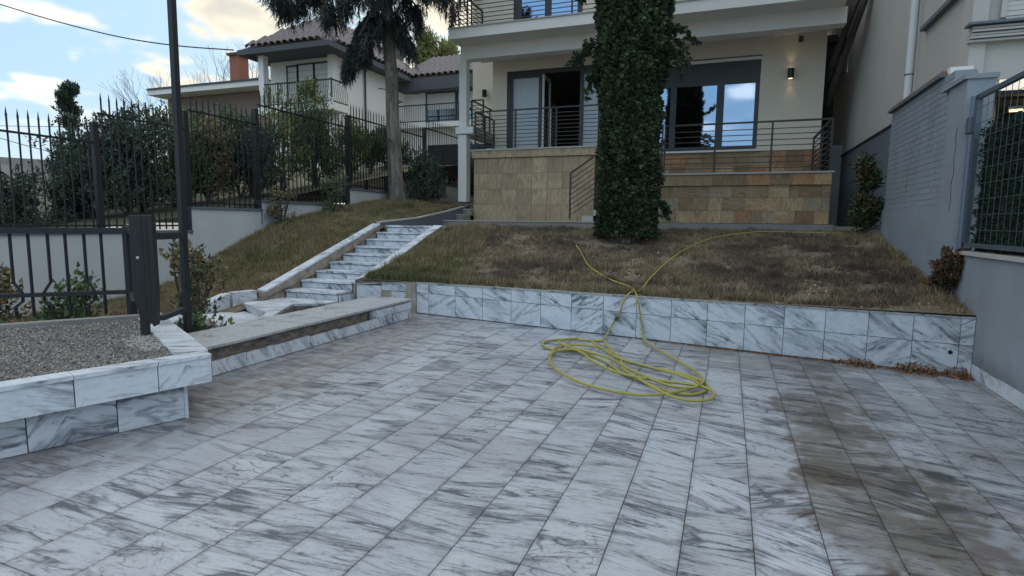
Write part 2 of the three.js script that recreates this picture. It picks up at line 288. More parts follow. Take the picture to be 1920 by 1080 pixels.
// lawn heights
function poly(pts, z) { if (z >= pts[0][0]) return pts[0][1]; for (let i = 1; i < pts.length; i++) if (z >= pts[i][0]) return lerp(pts[i][1], pts[i - 1][1], (z - pts[i][0]) / (pts[i - 1][0] - pts[i][0])); return pts[pts.length - 1][1]; }
const midL = [[-6.9, .57], [-7.6, .68], [-8.3, .89], [-9.4, 1.25], [-10.5, 1.28], [-12.5, 1.27]], midR = [[-6.9, .54], [-8.2, .75], [-10.95, 1.25], [-12.5, 1.28]];
const leftA = [[-3, .05], [-5.2, .12], [-6.3, .34], [-7.65, .70], [-9.2, 1.33], [-10.5, 1.385], [-12.5, 1.59], [-14.5, 1.82], [-18, 2.05]], leftB = [[-3, .05], [-5.5, .18], [-6.87, .44], [-7.7, .86], [-8.7, 1.27], [-10.3, 1.59], [-12.8, 1.95], [-18, 2.1]];
const lump = (x, z) => .025 * fbm(x * 2.2, z * 2.2, 3) + .012 * noise(x * 7, z * 7);
const midH = (x, z) => { const t = sst(-4.9, -.5, x); return lerp(poly(midL, z), poly(midR, z), t) + lump(x, z) * sst(-6.9, -7.3, z); };
const kerbX = z => -6.20 - .10 * (-9.3 - z);
const leftH = (x, z) => (z < -9.25 && x > kerbX(z) - .05) ? .95 : lerp(poly(leftA, z), poly(leftB, z), sst(-6.2, -8.3, x)) + lump(x, z) - .02;
function sheet(x0, x1, z0, z1, nx, nz, h) {
  const g = new THREE.PlaneGeometry(1, 1, nx, nz), p = g.attributes.position, u = g.attributes.uv;
  for (let i = 0; i < p.count; i++) { const x = lerp(x0, x1, p.getX(i) + .5), z = lerp(z1, z0, .5 + p.getY(i)); const a = Math.min(x0, x1); p.setXYZ(i, x, h(x, z), z); u.setXY(i, x, z); }
  g.computeVertexNormals(); return g;
}
tag(part('lawn', [sheet(-4.98, 2.38, -6.93, -12.5, 70, 60, midH), sheet(-8.32, -6.0, -2.6, -17, 58, 130, leftH)], M.soil), null, null, null, 'structure');
const gardenH = (x, z) => lerp(1.15, 3.6, sst(-2, -21, z)) + .05 * noise(x, z) - .1;
tag(part('garden_ground', sheet(-70, -8.42, 8, -60, 40, 40, gardenH), std([.075, .078, .042], 1)), null, null, null, 'structure');
tag(part('path', [box(-4.9, 1.0, -12.86, 2.45, 1.275, -12.42), box(1.84, 1.0, -16, 2.6, 1.40, -12.87), prism([[-6.2, -9.42], [-4.8, -9.42], [-4.8, -12.9], [-6.6, -12.9]], .9, 1.31)], M.concrete), null, null, null, 'structure');

// ---------------------------------------------------------------- retaining wall in marble tiles
{
  const w = thing('retaining_wall', 'low retaining wall clad in two rows of white marble tiles between driveway and lawn', 'retaining wall');
  const top = x => lerp(.580, .527, (x + 3.99) / 6.33), mid = x => .435 - .0319 * (x + 3.97), F = -6.925;
  part('wall_core', prism([[-5.02, -7.12], [2.36, -7.12], [2.36, -6.945], [-5.02, -6.945]], -.2, x => top(x) - .022), M.mortar, w);
  const r = rng(31), js = []; for (let k = 0; k < 17; k++) js.push(2.238 - .4032 * k); js.unshift(2.358); js[js.length - 1] = -4.0;
  const q = (a, b, f0, f1, m) => part('tile', slab([[a, f0(a), F + (r() - .5) * .003], [b, f0(b), F + (r() - .5) * .003], [b, f1(b), F], [a, f1(a), F]], [0, 0, 1], .018, [r() * 1.4, r() * 1.4], (r() < .25 ? -1.1 : 0) + (r() - .5) * .3), m, w);
  for (let k = 0; k < js.length - 1; k++) {
    const b = js[k] - .003, a = js[k + 1] + .003; if (b - a < .05) continue;
    q(a, b, x => mid(x) + .003, x => top(x) - .024, M.marble[r() < .6 ? 0 : r() < .5 ? 2 : 1]);
    q(a, b, x => floorY(x) + .012, x => mid(x) - .003, M.marble[r() < .6 ? 2 : r() < .5 ? 0 : 1]);
  }
  // the stretch left of the post, towards the stairs: loose and broken tiles
  q(-4.56, -4.17, x => .44, x => .548, M.marble[2]); q(-4.98, -4.57, x => .15, x => .50, M.marble[0]); q(-4.40, -4.17, x => .16, x => .43, M.marble[2]);
  part('render_patch', slab([[-4.565, .16, F - .006], [-4.405, .16, F - .006], [-4.405, .43, F - .006], [-4.565, .49, F - .006]], [0, 0, 1], .01), M.pale, w);
  part('end_post', slab([[-4.16, .13, F + .02], [-4.005, .13, F + .02], [-4.005, .572, F + .02], [-4.16, .566, F + .02]], [0, 0, 1], .06), M.pale, w);
  for (let k = 0; k < 8; k++) { const a = lerp(-4.0, 2.36, k / 8), b = lerp(-4.0, 2.36, (k + 1) / 8) - .004; part('coping', prism([[a, -7.06], [b, -7.06], [b, F + .006], [a, F + .006]], x => top(x) - .022, x => top(x) - .002), M.marbleDirty, w); }
  part('coping', prism([[-4.98, -7.06], [-4.17, -7.06], [-4.17, F + .01], [-4.98, F + .012]], x => top(x) - .028 - .06 * sst(-4.5, -4.9, x), x => top(x) - .012 - .06 * sst(-4.5, -4.9, x)), M.marbleDirty, w);
  part('drain_hole', new THREE.CylinderGeometry(.021, .021, .012, 14).rotateX(Math.PI / 2).translate(2.17, .155, F + .001), M.dark, w);
}
// ---------------------------------------------------------------- low side wall with the missing cladding
{
  const w = thing('low_wall', 'low marble topped side wall with a strip of cladding broken away', 'low wall');
  const r = rng(41), X = -3.875;
  part('wall_core', box(-4.48, -.1, -6.56, X - .035, .368, -2.95), M.mortar, w);
  for (const [a, b] of [[-6.58, -5.62], [-5.615, -4.55], [-4.545, -3.55], [-3.545, -2.9]]) part('coping', prism([[-4.5, a], [X + .018 - .01 * r(), a], [X + .022 - .012 * r(), (a + b) / 2], [X + .018, b], [-4.5, b]], .371, .392 + .006 * r()), M.roughTop, w);
  const lo = [-6.56, -6.13, -5.62, -5.05, -4.60, -4.12, -3.78, -3.42, -3.2, -2.85];
  for (let k = 0; k < lo.length - 1; k++) { const a = lo[k] + .003, b = lo[k + 1] - .003, h = .262 - .02 * r(); part('tile', slab([[X, .145, a], [X, .145, b], [X, h, b], [X, h + .006, a]], [1, 0, 0], .02, [r(), r()], .4), M.marble[1], w); }
  for (const [a, b] of [[-6.56, -6.14], [-6.13, -5.63]]) part('tile', slab([[X + .004, .268, a], [X + .004, .262, b], [X + .004, .356, b], [X + .004, .356, a]], [1, 0, 0], .02, [r(), r()], .3), M.marble[1], w);
  part('tile', slab([[X + .004, .262, -3.32], [X + .004, .262, -3.24], [X + .004, .35, -3.24], [X + .004, .35, -3.32]], [1, 0, 0], .02), M.marble[0], w);
  part('tile', slab([[-4.45, .15, -6.562], [X, .15, -6.562], [X, .356, -6.562], [-4.45, .356, -6.562]], [0, 0, -1], .015), M.marble[0], w);
}
// ---------------------------------------------------------------- gravel planter
{
  const w = thing('planter', 'wide marble clad planter bed with overhanging lip, filled with gravel', 'planter');
  const A = [-3.12, -2.75], B = [-3.47, -1.757], C = [-3.95, -.40], D = [-4.80, -3.72], E = [-5.42, -2.80], F = [-6.75, -.4];
  const r = rng(51), L = (p, q, t) => [lerp(p[0], q[0], t), lerp(p[1], q[1], t)];
  const fd = [B[0] - A[0], B[1] - A[1]], fl = Math.hypot(...fd), f = fd.map(v => v / fl), n = [f[1], -f[0]];      // along the front, outward normal
  const off = (p, d) => [p[0] + n[0] * d, p[1] + n[1] * d];
  const fp = t => [A[0] + f[0] * t, A[1] + f[1] * t]; const Z = 2.5;
  const c2 = off(fp(Z), -.14), a2 = off(fp(.15), -.14), aa = [a2[0] - .42, a2[1] - .24];
  part('base', prism([aa, a2, c2, [c2[0] - 2.6, c2[1]], [-5.2, -2.9], [-4.7, -3.6]], -.2, .37), M.mortar, w);
  part('lip', prism([L(A, D, .015), off(fp(Z), -.02), F, E, D], .372, .522), M.mortar, w);
  const face = (name, d, t0, t1, y0, y1, m) => { const p = off(fp(t0), d), q = off(fp(t1), d); part(name, slab([[p[0], y0(p[0]), p[1]], [q[0], y0(q[0]), q[1]], [q[0], y1, q[1]], [p[0], y1, p[1]]], [n[0], 0, n[1]], .02, [r() * 1.2, r() * 1.2], 2.7 + r() * .3), m, w); };
  for (const [a, b] of [[0, .31], [.316, .73], [.736, 1.2], [1.206, 1.7], [1.706, 2.5]]) face('tile', .001, a, b, () => .360, .521, M.marble[r() < .5 ? 0 : 2]);
  for (const [a, b] of [[.125, .505], [.511, .93], [.936, 1.4], [1.406, 2.4]]) face('tile', -.112, a, b, x => floorY(x) + .004, .358, M.marble[1]);
  { const p = off(fp(.115), -.10), q = [p[0] - .5 * .87, p[1] - .5 * .5]; part('tile', slab([[p[0], .12, p[1]], [q[0], .12, q[1]], [q[0], .37, q[1]], [p[0], .37, p[1]]], [.5, 0, -.87], .02), M.marble[2], w); }
  const cw = .12, top = (name, p, q, i, j, y = .548) => part(name, prism([p, q, i, j], .523, y), M.marble[r() < .6 ? 0 : 2], w);
  for (const [a, b] of [[.0, .31], [.314, .73], [.734, 1.2], [1.204, 1.7], [1.704, 2.5]]) top('coping', off(fp(a), .012), off(fp(b), .012), off(fp(b), -cw), off(fp(a), -cw), .545 + .004 * r());
  const sd = [D[0] - A[0], D[1] - A[1]], sl = Math.hypot(...sd), s = sd.map(v => v / sl), sn = [s[1], -s[0]], sp = (t, d) => [A[0] + s[0] * t + sn[0] * d, A[1] + s[1] * t + sn[1] * d];
  const side = sn[1] < 0 ? 1 : -1;
  for (const [a, b] of [[.13, .50], [.504, .86], [.864, 1.25], [1.254, 1.94]]) top('coping', sp(a, .01 * side), sp(b, .01 * side), sp(b, -.19 * side), sp(a, -.19 * side), .545 + .005 * r());
  part('tile', slab([[...[A[0], .36, A[1]]], [D[0], .36, D[1]], [D[0], .521, D[1]], [A[0], .521, A[1]]], [sn[0] * side, 0, sn[1] * side], .015), M.marble[1], w);
  { const t = [E[0] - D[0], E[1] - D[1]]; part('back_kerb', prism([D, E, F, [F[0] + .07, F[1]], [E[0] + .09, E[1] + .05], [D[0] + .09, D[1] + .05]], .5, .566), M.concrete, w); }
  const mp = []; for (let k = 0; k < 26; k++) { const a = k / 26 * 6.283, q = .75 + .5 * r(); mp.push([-3.93 + (Math.cos(a) * .42 * -.86 - Math.sin(a) * .13 * .5) * q, -2.93 + (Math.cos(a) * .42 * -.5 + Math.sin(a) * .13 * .86) * q]); } part('mortar_patch', prism(mp, .52, .5335), std([.30, .285, .265], .95, { bumpMap: grainBump, bumpScale: .01 }), w);
  // gravel: a bed and loose pebbles
  const bed = [off(fp(.1), -cw), off(fp(Z), -cw), [F[0] + .07, F[1]], [E[0] + .09, E[1] + .05], [D[0] + .1, D[1] + .1]];
  const g = thing('gravel', null, null); tag(g, null, null, null, 'stuff');
  part('gravel_bed', prism(bed, .5, .531), std([1, 1, 1], .95, { map: ctex(512, .7, (u, v) => { const k = noise(u * 60, v * 60) + .5 * noise(u * 120, v * 120), l = fbm(u * 4, v * 4, 3); return mix3([.07, .06, .055], [.30, .265, .225], .4 + .5 * k + .3 * l); }), bumpMap: gtex(512, .7, (u, v) => .5 + .5 * noise(u * 60, v * 60)), bumpScale: .015 }), g).userData.kind = 'stuff';
  const N = 15000, im = new THREE.InstancedMesh(new THREE.IcosahedronGeometry(.0052, 0), std([1, 1, 1], .9), N), m4 = new THREE.Matrix4(), qt = new THREE.Quaternion(), cc = new THREE.Color(); let k = 0;
  const ins = (x, z) => { let c = false; for (let i = 0, j = bed.length - 1; i < bed.length; j = i++) if ((bed[i][1] > z) !== (bed[j][1] > z) && x < (bed[j][0] - bed[i][0]) * (z - bed[i][1]) / (bed[j][1] - bed[i][1]) + bed[i][0]) c = !c; return c; };
  while (k < N) { const x = lerp(-6.2, -3.1, r()), z = lerp(-3.75, -.8, r()); if (!ins(x, z)) continue; qt.setFromEuler(new THREE.Euler(r() * 6, r() * 6, r() * 6)); const s2 = .6 + r() * .9; m4.compose(new THREE.Vector3(x, .533 + r() * .004, z), qt, new THREE.Vector3(s2 * (.7 + r() * .7), s2 * .6, s2)); im.setMatrixAt(k, m4); const b = Math.pow(r(), 1.6) * .36 + .085; cc.setRGB(b * 1.02, b * .94, b * .84); im.setColorAt(k, cc); k++; }
  im.name = 'pebbles'; im.userData.kind = 'stuff'; im.castShadow = im.receiveShadow = true; g.add(im);
}
// ---------------------------------------------------------------- stairs up the slope and the turning steps at their foot
{
  const w = thing('garden_staircase', 'straight marble garden staircase climbing the lawn between two sloping kerbs', 'staircase'), r = rng(61);
  for (let i = 0; i < 9; i++) {
    const z = -6.64 - .335 * i, y1 = .40 + .1155 * i, y0 = y1 - .1155, xr = i < 2 ? -5.10 + .0 * i : -5.07;
    part('step', box(-6.02, y0 - .25, z - .60, -5.05, y1 - .026, z - .012), M.mortar, w);
    const xm = -5.55 + (r() - .5) * .25;
    for (const [a, b] of [[-6.0, xm - .002], [xm + .002, xr]]) part('riser_tile', slab([[a, y0 + .002, z], [b, y0 + .002, z], [b, y1 - .036, z], [a, y1 - .036, z]], [0, 0, 1], .012, [r() * 1.5, r() * 1.5], r() * .5), M.marble[r() < .7 ? 2 : 1], w);
    part('tread', prism([[-6.0, z + .022], [xr, z + .022], [xr, z - .33], [-6.0, z - .33]], y1 - .025, y1 + (r() - .5) * .003), M.marble[r() < .4 ? 1 : 0], w);
  }
  for (const [za, zb, y] of [[-6.62, -6.96, .395], [-6.97, -7.3, .51]]) part('side_tile', slab([[-5.045, .2, za], [-5.045, .2, zb], [-5.045, y - .03, zb], [-5.045, y - .03, za]], [1, 0, 0], .02, [1, .3], .4), M.marble[1], w);
  const kerb = (x0, x1, za, zb, ya, yb) => {
    const y = (x, z) => lerp(ya, yb, (z - za) / (zb - za));
    part('kerb', prism([[x0 + .012, za], [x1 - .012, za], [x1 - .012, zb], [x0 + .012, zb]], (x, z) => y(x, z) - .55, (x, z) => y(x, z) - .026), M.pale, w);
    for (let k = 0; k < 6; k++) { const a = lerp(za, zb, k / 6), b = lerp(za, zb, (k + 1) / 6) + .004; part('kerb_coping', prism([[x0 - .008, a], [x1 + .008, a], [x1 + .008, b], [x0 - .008, b]], (x, z) => y(x, z) - .026, y), M.marble[k % 2 * 2], w); }
  };
  kerb(-6.17, -6.02, -6.27, -9.12, .43, 1.365);
  kerb(-5.055, -4.90, -6.95, -9.42, .535, 1.345);
  part('top_tile', prism([[-6.02, -9.30], [-5.055, -9.30], [-5.055, -9.44], [-6.02, -9.44]], 1.30, 1.332), M.marble[0], w);

  const e = thing('landing_steps', 'shallow turning marble steps and landing behind the low side wall', 'steps');
  part('landing', prism([[-6.02, -6.62], [-6.10, -5.97], [-5.22, -5.45], [-4.98, -5.02], [-4.88, -5.10], [-5.42, -6.12], [-5.08, -6.32], [-5.08, -6.62]], -.1, .262), M.mortar, e);
  for (const [p] of [[[[-6.02, -6.62], [-6.06, -6.2], [-5.42, -6.14], [-5.08, -6.34], [-5.08, -6.62]]], [[[-6.06, -6.196], [-6.12, -5.95], [-5.22, -5.43], [-5.42, -6.136]]], [[[-5.215, -5.435], [-4.96, -5.0], [-4.86, -5.08], [-5.38, -6.0]]]]) part('paving_slab', prism(p, .264, .292), M.marble[0], e);
  part('step', prism([[-6.2, -5.95], [-6.24, -5.42], [-5.05, -4.72], [-4.6, -4.9], [-5.0, -5.4]], -.2, .165), M.mortar, e);
  part('paving_slab', prism([[-6.16, -5.92], [-6.26, -5.40], [-5.05, -4.70], [-4.62, -4.9], [-5.0, -5.4]], .167, .193), M.marble[2], e);
  part('riser_tile', slab([[-6.12, .195, -5.955], [-5.23, .195, -5.435], [-5.23, .262, -5.435], [-6.12, .262, -5.955]], [-.5, 0, .86], .012), M.marble[1], e);
  part('riser_tile', slab([[-6.25, .06, -5.40], [-5.05, .06, -4.70], [-5.05, .166, -4.70], [-6.25, .166, -5.40]], [-.5, 0, .86], .012), M.marble[1], e);
  const kb = (p, q, ya, yb) => { const d = [q[0] - p[0], q[1] - p[1]], l = Math.hypot(...d), m = [-d[1] / l * .07, d[0] / l * .07], y = (x, z) => lerp(ya, yb, ((x - p[0]) * d[0] + (z - p[1]) * d[1]) / l / l);
    const pl = [[p[0] + m[0], p[1] + m[1]], [q[0] + m[0], q[1] + m[1]], [q[0] - m[0], q[1] - m[1]], [p[0] - m[0], p[1] - m[1]]]; part('kerb', prism(pl, (x, z) => y(x, z) - .5, (x, z) => y(x, z) - .024), M.marble[0], e); part('kerb_coping', prism(pl.map((c, i) => [c[0] + (i < 2 ? 1 : -1) * m[0] * .1, c[1] + (i < 2 ? 1 : -1) * m[1] * .1]), (x, z) => y(x, z) - .023, y), M.marble[2], e); };
  kb([-6.18, -6.22], [-6.30, -5.92], .43, .425); kb([-6.34, -5.88], [-6.40, -5.42], .42, .27); kb([-6.40, -5.38], [-6.36, -4.95], .26, .13);
  part('soil_bed', prism([[-5.40, -6.06], [-5.08, -6.3], [-4.5, -6.5], [-4.5, -4.5], [-4.9, -5.06]], -.1, .13), M.mortar, e);
}

// ---------------------------------------------------------------- the villa
const villa = thing('villa', 'cream two storey villa with stone clad terraces and a long balcony slab', 'house');
{
  const w = villa, zw = -15.72, zL = -14.27, zR = -12.8, r = rng(71);
  const sub = (name, label) => { const g = new THREE.Group(); g.name = name; w.add(g); if (label) g.userData.label = label; return g; };
  // shell: front wall in pieces round the openings, sides, back, floors
  part('wall', [box(-6.54, 1.2, -16.02, -6.10, 9.3, zw), box(-3.16, 3.27, -16.02, -2.32, 5.64, zw), box(.54, 3.27, -16.02, 1.94, 5.64, zw), box(-6.10, 1.2, -16.02, 1.94, 3.27, zw), box(-2.32, 5.53, -16.02, .54, 5.64, zw),
    box(-6.10, 5.64, -16.02, 1.94, 6.24, zw), box(-3.95, 6.24, -16.02, 1.94, 9.3, zw), box(-6.10, 8.6, -16.02, -3.95, 9.3, zw), box(-6.87, 6.24, -16.02, -6.54, 9.3, zw), box(-6.10, 6.24, -16.02, -5.93, 8.6, zw),
    box(-6.54, 1.2, -18.0, -6.24, 9.3, -16.02), box(1.64, 1.2, -24, 1.94, 9.3, -16.02), box(-9.4, 1.2, -24, 1.64, 9.3, -23.7)], M.cream, w);
  part('set_back_wall', [box(-8.2, 3.6, -18.3, -6.54, 9.3, -18.0), box(-8.2, 3.6, -23.7, -7.9, 9.3, -18.3), box(-7.0, 1.9, -16.6, -6.54, 3.7, -16.3)], M.cream, w);
  part('inner_floor', [box(-6.2, 3.05, -23.7, 1.64, 3.28, -16.02), box(-6.2, 5.72, -23.7, 1.64, 5.95, -16.02), box(-6.2, 3.28, -21.2, 1.64, 5.72, -21.0), box(-3.0, 3.28, -21, -2.9, 5.72, -16.03)], M.room, w);
  part('roof', [box(-8.6, 9.3, -24.4, 2.3, 9.55, -14.6)], M.white, w);
  // balcony slab, beam, column
  part('balcony_slab', box(-6.875, 5.99, zw, 2.03, 6.235, -13.62), M.white, w);
  part('balcony_drip', box(-6.90, 6.235, zw, 2.05, 6.262, -13.59), M.ledge, w);
  part('beam', box(-6.86, 5.655, zL - .32, 2.10, 5.99, zL), M.white, w);
  part('soffit', box(-6.86, 5.94, zw, 2.03, 5.99, zL - .32), M.white, w);
  part('column', box(-6.90, 3.92, zL - .21, -6.69, 5.655, zL - .0), M.white, w);
  part('column', box(-6.92, 1.95, zL - .24, -6.68, 3.72, zL + .02), M.white, w);
  part('porch_slab', box(-6.98, 3.74, -17.9, -6.47, 3.915, zL + .06), M.white, w);
  // left terrace block: travertine slabs, ledge
  part('terrace_core', box(-6.44, 1.1, zw, -3.18, 3.08, zL - .02), M.mortar, w);
  const rowY = [1.455, 1.87, 2.275, 2.68, 3.085];
  for (let j = 0; j < 4; j++) for (let i = 0; i < 8; i++) { const a = -6.46 + i * .41, b = a + .404; part('stone_slab', slab([[a, rowY[j], zL + (r() - .5) * .008], [b, rowY[j], zL + (r() - .5) * .008], [b, rowY[j + 1] - .006, zL], [a, rowY[j + 1] - .006, zL]], [0, 0, 1], .025, [r() * 2, r() * 2], 0), M.stone[Math.floor(r() * 4)], w); }
  for (let j = 0; j < 4; j++) for (let i = 0; i < 3; i++) { const a = zL - .02 - i * .41; part('stone_slab', slab([[-6.46, rowY[j], a], [-6.46, rowY[j], a - .404], [-6.46, rowY[j + 1] - .006, a - .404], [-6.46, rowY[j + 1] - .006, a]], [-1, 0, 0], .02, [r() * 2, r() * 2]), M.stone[Math.floor(r() * 4)], w); }
  for (let i = 0; i < 6; i++) { const a = -6.50 + i * .56; part('ledge_stone', box(a, 3.09, zL - .3, a + .556, 3.275, zL + .045 + r() * .004), M.stone[Math.floor(r() * 2)], w); }
  part('terrace_floor', box(-6.52, 3.276, zw, -3.14, 3.312, zL + .07), M.ledge, w);
  part('plinth', box(-6.5, 1.3, zL + .0, -3.35, 1.448, zL + .12), M.ledge, w);
  // entrance steps left of the block, kerb beside the lawn
  for (let i = 0; i < 4; i++) { part('entrance_step', box(-6.64 - i * .06, 1.2, -16.3, -6.47, 1.578 + i * .15, -13.52 - i * .55), M.concrete, w); part('step_edge', box(-6.64 - i * .06, 1.578 + i * .15, -13.82 - i * .55, -6.47, 1.604 + i * .15, -13.50 - i * .55), M.ledge, w); }
  part('platform', box(-6.56, 1.1, zL, -1.5, 1.425, -12.62), M.concrete, w); part('platform_edge', box(-6.58, 1.425, zL + .13, -1.51, 1.449, -12.60), M.ledge, w);
  for (const [za, zb, ya, yb] of [[-9.45, -11.2, 1.37, 1.465], [-11.2, -12.9, 1.465, 1.64], [-12.9, -14.7, 1.64, 1.86]]) { const xa = -6.22 - .10 * (-9.3 - za), xb = -6.22 - .10 * (-9.3 - zb), y = (x, z) => lerp(ya, yb, (z - za) / (zb - za)); part('path_kerb', prism([[xa - .09, za], [xa, za], [xb, zb], [xb - .09, zb]], .9, y), M.greyDark, w); part('path_kerb_top', prism([[xa - .10, za], [xa + .008, za], [xb + .008, zb], [xb - .10, zb]], (x, z) => y(x, z) + .001, (x, z) => y(x, z) + .028), M.ledge, w); }
  // entrance door under the porch
  { const d = sub('entrance_door', 'blue framed glass entrance door under the porch'), z = -16.2, m = std([.03, .045, .085], .4); part('frame', [box(-7.62, 2.16, z - .08, -7.50, 3.74, z), box(-7.5, 3.6, z - .08, -6.6, 3.74, z), box(-7.5, 2.16, z - .08, -6.6, 2.24, z), box(-6.72, 2.24, z - .08, -6.6, 3.6, z)], m, d); part('pane', box(-7.5, 2.24, z - .05, -6.72, 3.6, z - .03), M.glass, d); }
  part('door_side_wall', [box(-7.70, 1.9, -16.5, -7.62, 3.74, -16.2)], M.white, w);
  // right, lower terrace
  part('terrace_core', box(-1.42, 1.0, zw, 1.80, 2.42, zR - .02), M.mortar, w);
  part('terrace_floor', box(-1.47, 2.44, zw, 1.86, 2.474, zR + .06), M.ledge, w);
  const rt = [[.98, .90, .80], [1.15, 1.0, .86], [.78, .72, .68], [1.12, .80, .64], [1.0, 1.05, 1.12], [.68, .60, .52], [1.18, 1.1, 1.0], [.88, .74, .60]].map(t => { const m = M.stone[Math.floor(r() * 4)].clone(); m.color.setRGB(...t.map(v => v * .86)); return m; });
  const pick = () => rt[Math.floor(r() * rt.length)];
  for (let a = -1.44; a < 1.79;) { const b = Math.min(1.825, a + .28 + .16 * r()); part('ledge_stone', box(a, 2.215, zR - .2, b - .003, 2.438, zR + .035 + r() * .005), pick(), w); a = b; }
  for (const [y0, y1] of [[1.445, 1.695], [1.70, 1.965], [1.97, 2.208]]) for (let a = -1.44; a < 1.79;) { let b = a + .17 + .30 * r(); if (b > 1.68) b = 1.825; const c = [[a, y0], [b - .004, y0], [b - .004, y1], [a, y1]].map(p => [p[0], p[1], zR + (r() - .5) * .006]); part('stone_slab', slab(c, [0, 0, 1], .025, [r() * 2, r() * 2], r() < .4 ? 1.57 : 0), pick(), w); a = b; }
  for (let i = 0; i < 7; i++) for (const [y0, y1] of [[1.445, 1.83], [1.835, 2.208]]) { const a = zR - .02 - i * .41; part('stone_slab', slab([[1.825, y0, a], [1.825, y0, a - .405], [1.825, y1, a - .405], [1.825, y1, a]], [1, 0, 0], .025, [r() * 2, r() * 2]), pick(), w); }
  part('plinth', box(-1.5, 1.2, zR, 1.9, 1.435, zR + .07), M.concrete, w);
  for (let i = 0; i < 11; i++) for (const [y0, y1] of [[2.48, 2.87], [2.875, 3.225]]) { const a = -2.3 + i * .39; part('stone_slab', slab([[a, y0, zw + .03], [a + .386, y0, zw + .03], [a + .386, y1, zw + .03], [a, y1, zw + .03]], [0, 0, 1], .03, [r() * 2, r() * 2]), pick(), w); }
  part('window_sill', box(-2.4, 3.228, zw, .62, 3.272, zw + .10), M.white, w);
  // flight of steps between the terraces, behind the ivy
  for (let i = 0; i < 8; i++) part('terrace_step', box(-3.45 + i * .26, 1.1, zL + .02, -1.43, 1.43 + i * .13 + .02, -13.1), M.ledge, w);
  // openings
  const door = sub('terrace_door', 'wide terrace door, its middle leaf open on a dark room'), z0 = zw - .12, z1 = zw - .03;
  part('frame', [box(-6.10, 3.275, z0, -6.0, 5.64, z1 + .01), box(-6.0, 5.52, z0, -3.16, 5.64, z1 + .01), box(-3.24, 3.275, z0, -3.16, 5.52, z1 + .01), box(-6.0, 3.275, z0, -5.08, 3.36, z1), box(-3.98, 3.275, z0, -3.24, 3.36, z1), box(-6.0, 5.44, z0, -5.08, 5.52, z1), box(-3.98, 5.44, z0, -3.24, 5.52, z1), box(-6.0, 3.36, z0, -5.93, 5.44, z1), box(-5.16, 3.36, z0, -5.08, 5.44, z1), box(-3.98, 3.36, z0, -3.88, 5.44, z1), box(-3.30, 3.36, z0, -3.24, 5.44, z1)], M.frame, door);
  part('pane', box(-5.93, 3.36, z0 + .03, -5.16, 5.44, z0 + .045), M.blind, door); part('pane', box(-3.88, 3.36, z0 + .03, -3.30, 5.44, z0 + .045), M.blind, door);
  part('open_leaf', [box(-5.06, 3.30, zw - .10, -5.00, 5.50, zw - .04), box(-5.06, 3.30, zw - .72, -5.01, 5.50, zw - .66), box(-5.06, 3.30, zw - .66, -5.01, 3.38, zw - .10), box(-5.06, 5.42, zw - .66, -5.01, 5.50, zw - .10)], M.whiteFrame, door); part('pane', box(-5.045, 3.38, zw - .66, -5.03, 5.42, zw - .10), M.clear, door);
  part('handle', box(-4.80, 3.30, zw - .03, -4.776, 4.6, zw + .0), M.whiteFrame, door);
  const win = sub('terrace_window', 'large dark framed window with a half lowered roller shutter box, mirroring the sky');
  part('frame', [box(-2.32, 3.275, z0, -2.22, 5.53, z1), box(.44, 3.275, z0, .54, 4.99, z1), box(-2.22, 3.275, z0, .44, 3.38, z1), box(-2.22, 4.90, z0, .44, 4.99, z1), box(-1.58, 3.38, z0, -1.44, 4.90, z1), box(-.45, 3.38, z0, -.27, 4.90, z1)], M.frame, win);
  for (const [a, b] of [[-2.22, -1.58], [-1.44, -.45], [-.27, .44]]) part('pane', box(a, 3.38, z0 + .03, b, 4.90, z0 + .045), M.glass, win);
  for (let i = 0; i < 7; i++) part('shutter_slat', box(-2.22, 4.992 + i * .062, z0 + .02, .53, 4.992 + i * .062 + .058, z1 + (i % 2) * .002), M.frame, win);
  part('lintel', box(-2.34, 5.43, zw - .1, .56, 5.50, zw + .012), M.white, win); part('lintel_shadow_gap', box(-2.34, 5.502, zw - .1, .57, 5.53, zw + .03), M.greyDark, win);
  const up = sub('balcony_door', 'blue mirroring balcony door on the upper floor');
  part('frame', [box(-5.93, 6.24, z0, -5.72, 8.6, z1), box(-5.02, 6.24, z0, -4.85, 8.6, z1), box(-4.10, 6.24, z0, -3.95, 8.6, z1), box(-5.72, 6.24, z0, -5.02, 6.34, z1), box(-4.85, 6.24, z0, -4.10, 6.34, z1)], M.frame, up);
  part('pane', box(-5.72, 6.34, z0 + .03, -5.02, 8.6, z0 + .045), M.glass, up); part('pane', box(-4.85, 6.34, z0 + .03, -4.10, 8.6, z0 + .045), M.glass, up);
  // railings of flat horizontal bars
  const railing = (pts, y0, h, n, posts, m, label, slope = 0) => {
    const g = sub('railing', label); const P = (p, y) => [p[0], y + (p[2] || 0), p[1]];
    for (let i = 0; i < pts.length - 1; i++) { const a = pts[i], b = pts[i + 1]; part('handrail', bar(P(a, y0 + h), P(b, y0 + h), .05, .032), m, g); for (let k = 0; k < n; k++) part('rail', bar(P(a, y0 + .09 + k * (h - .12) / n), P(b, y0 + .09 + k * (h - .12) / n), .016, .016), m, g); }
    for (const p of posts) part('post', bar(P(p, y0), P(p, y0 + h), .036, .036), m, g); return g;
  };
  railing([[-6.44, -15.6], [-6.44, zL - .03], [-3.12, zL - .03]], 3.312, .98, 9, [[-6.44, -15.6], [-6.44, -14.95], [-6.44, zL - .03], [-5.3, zL - .03], [-4.2, zL - .03], [-3.12, zL - .03]], M.brownMetal, 'brown bar railing of the upper left terrace');
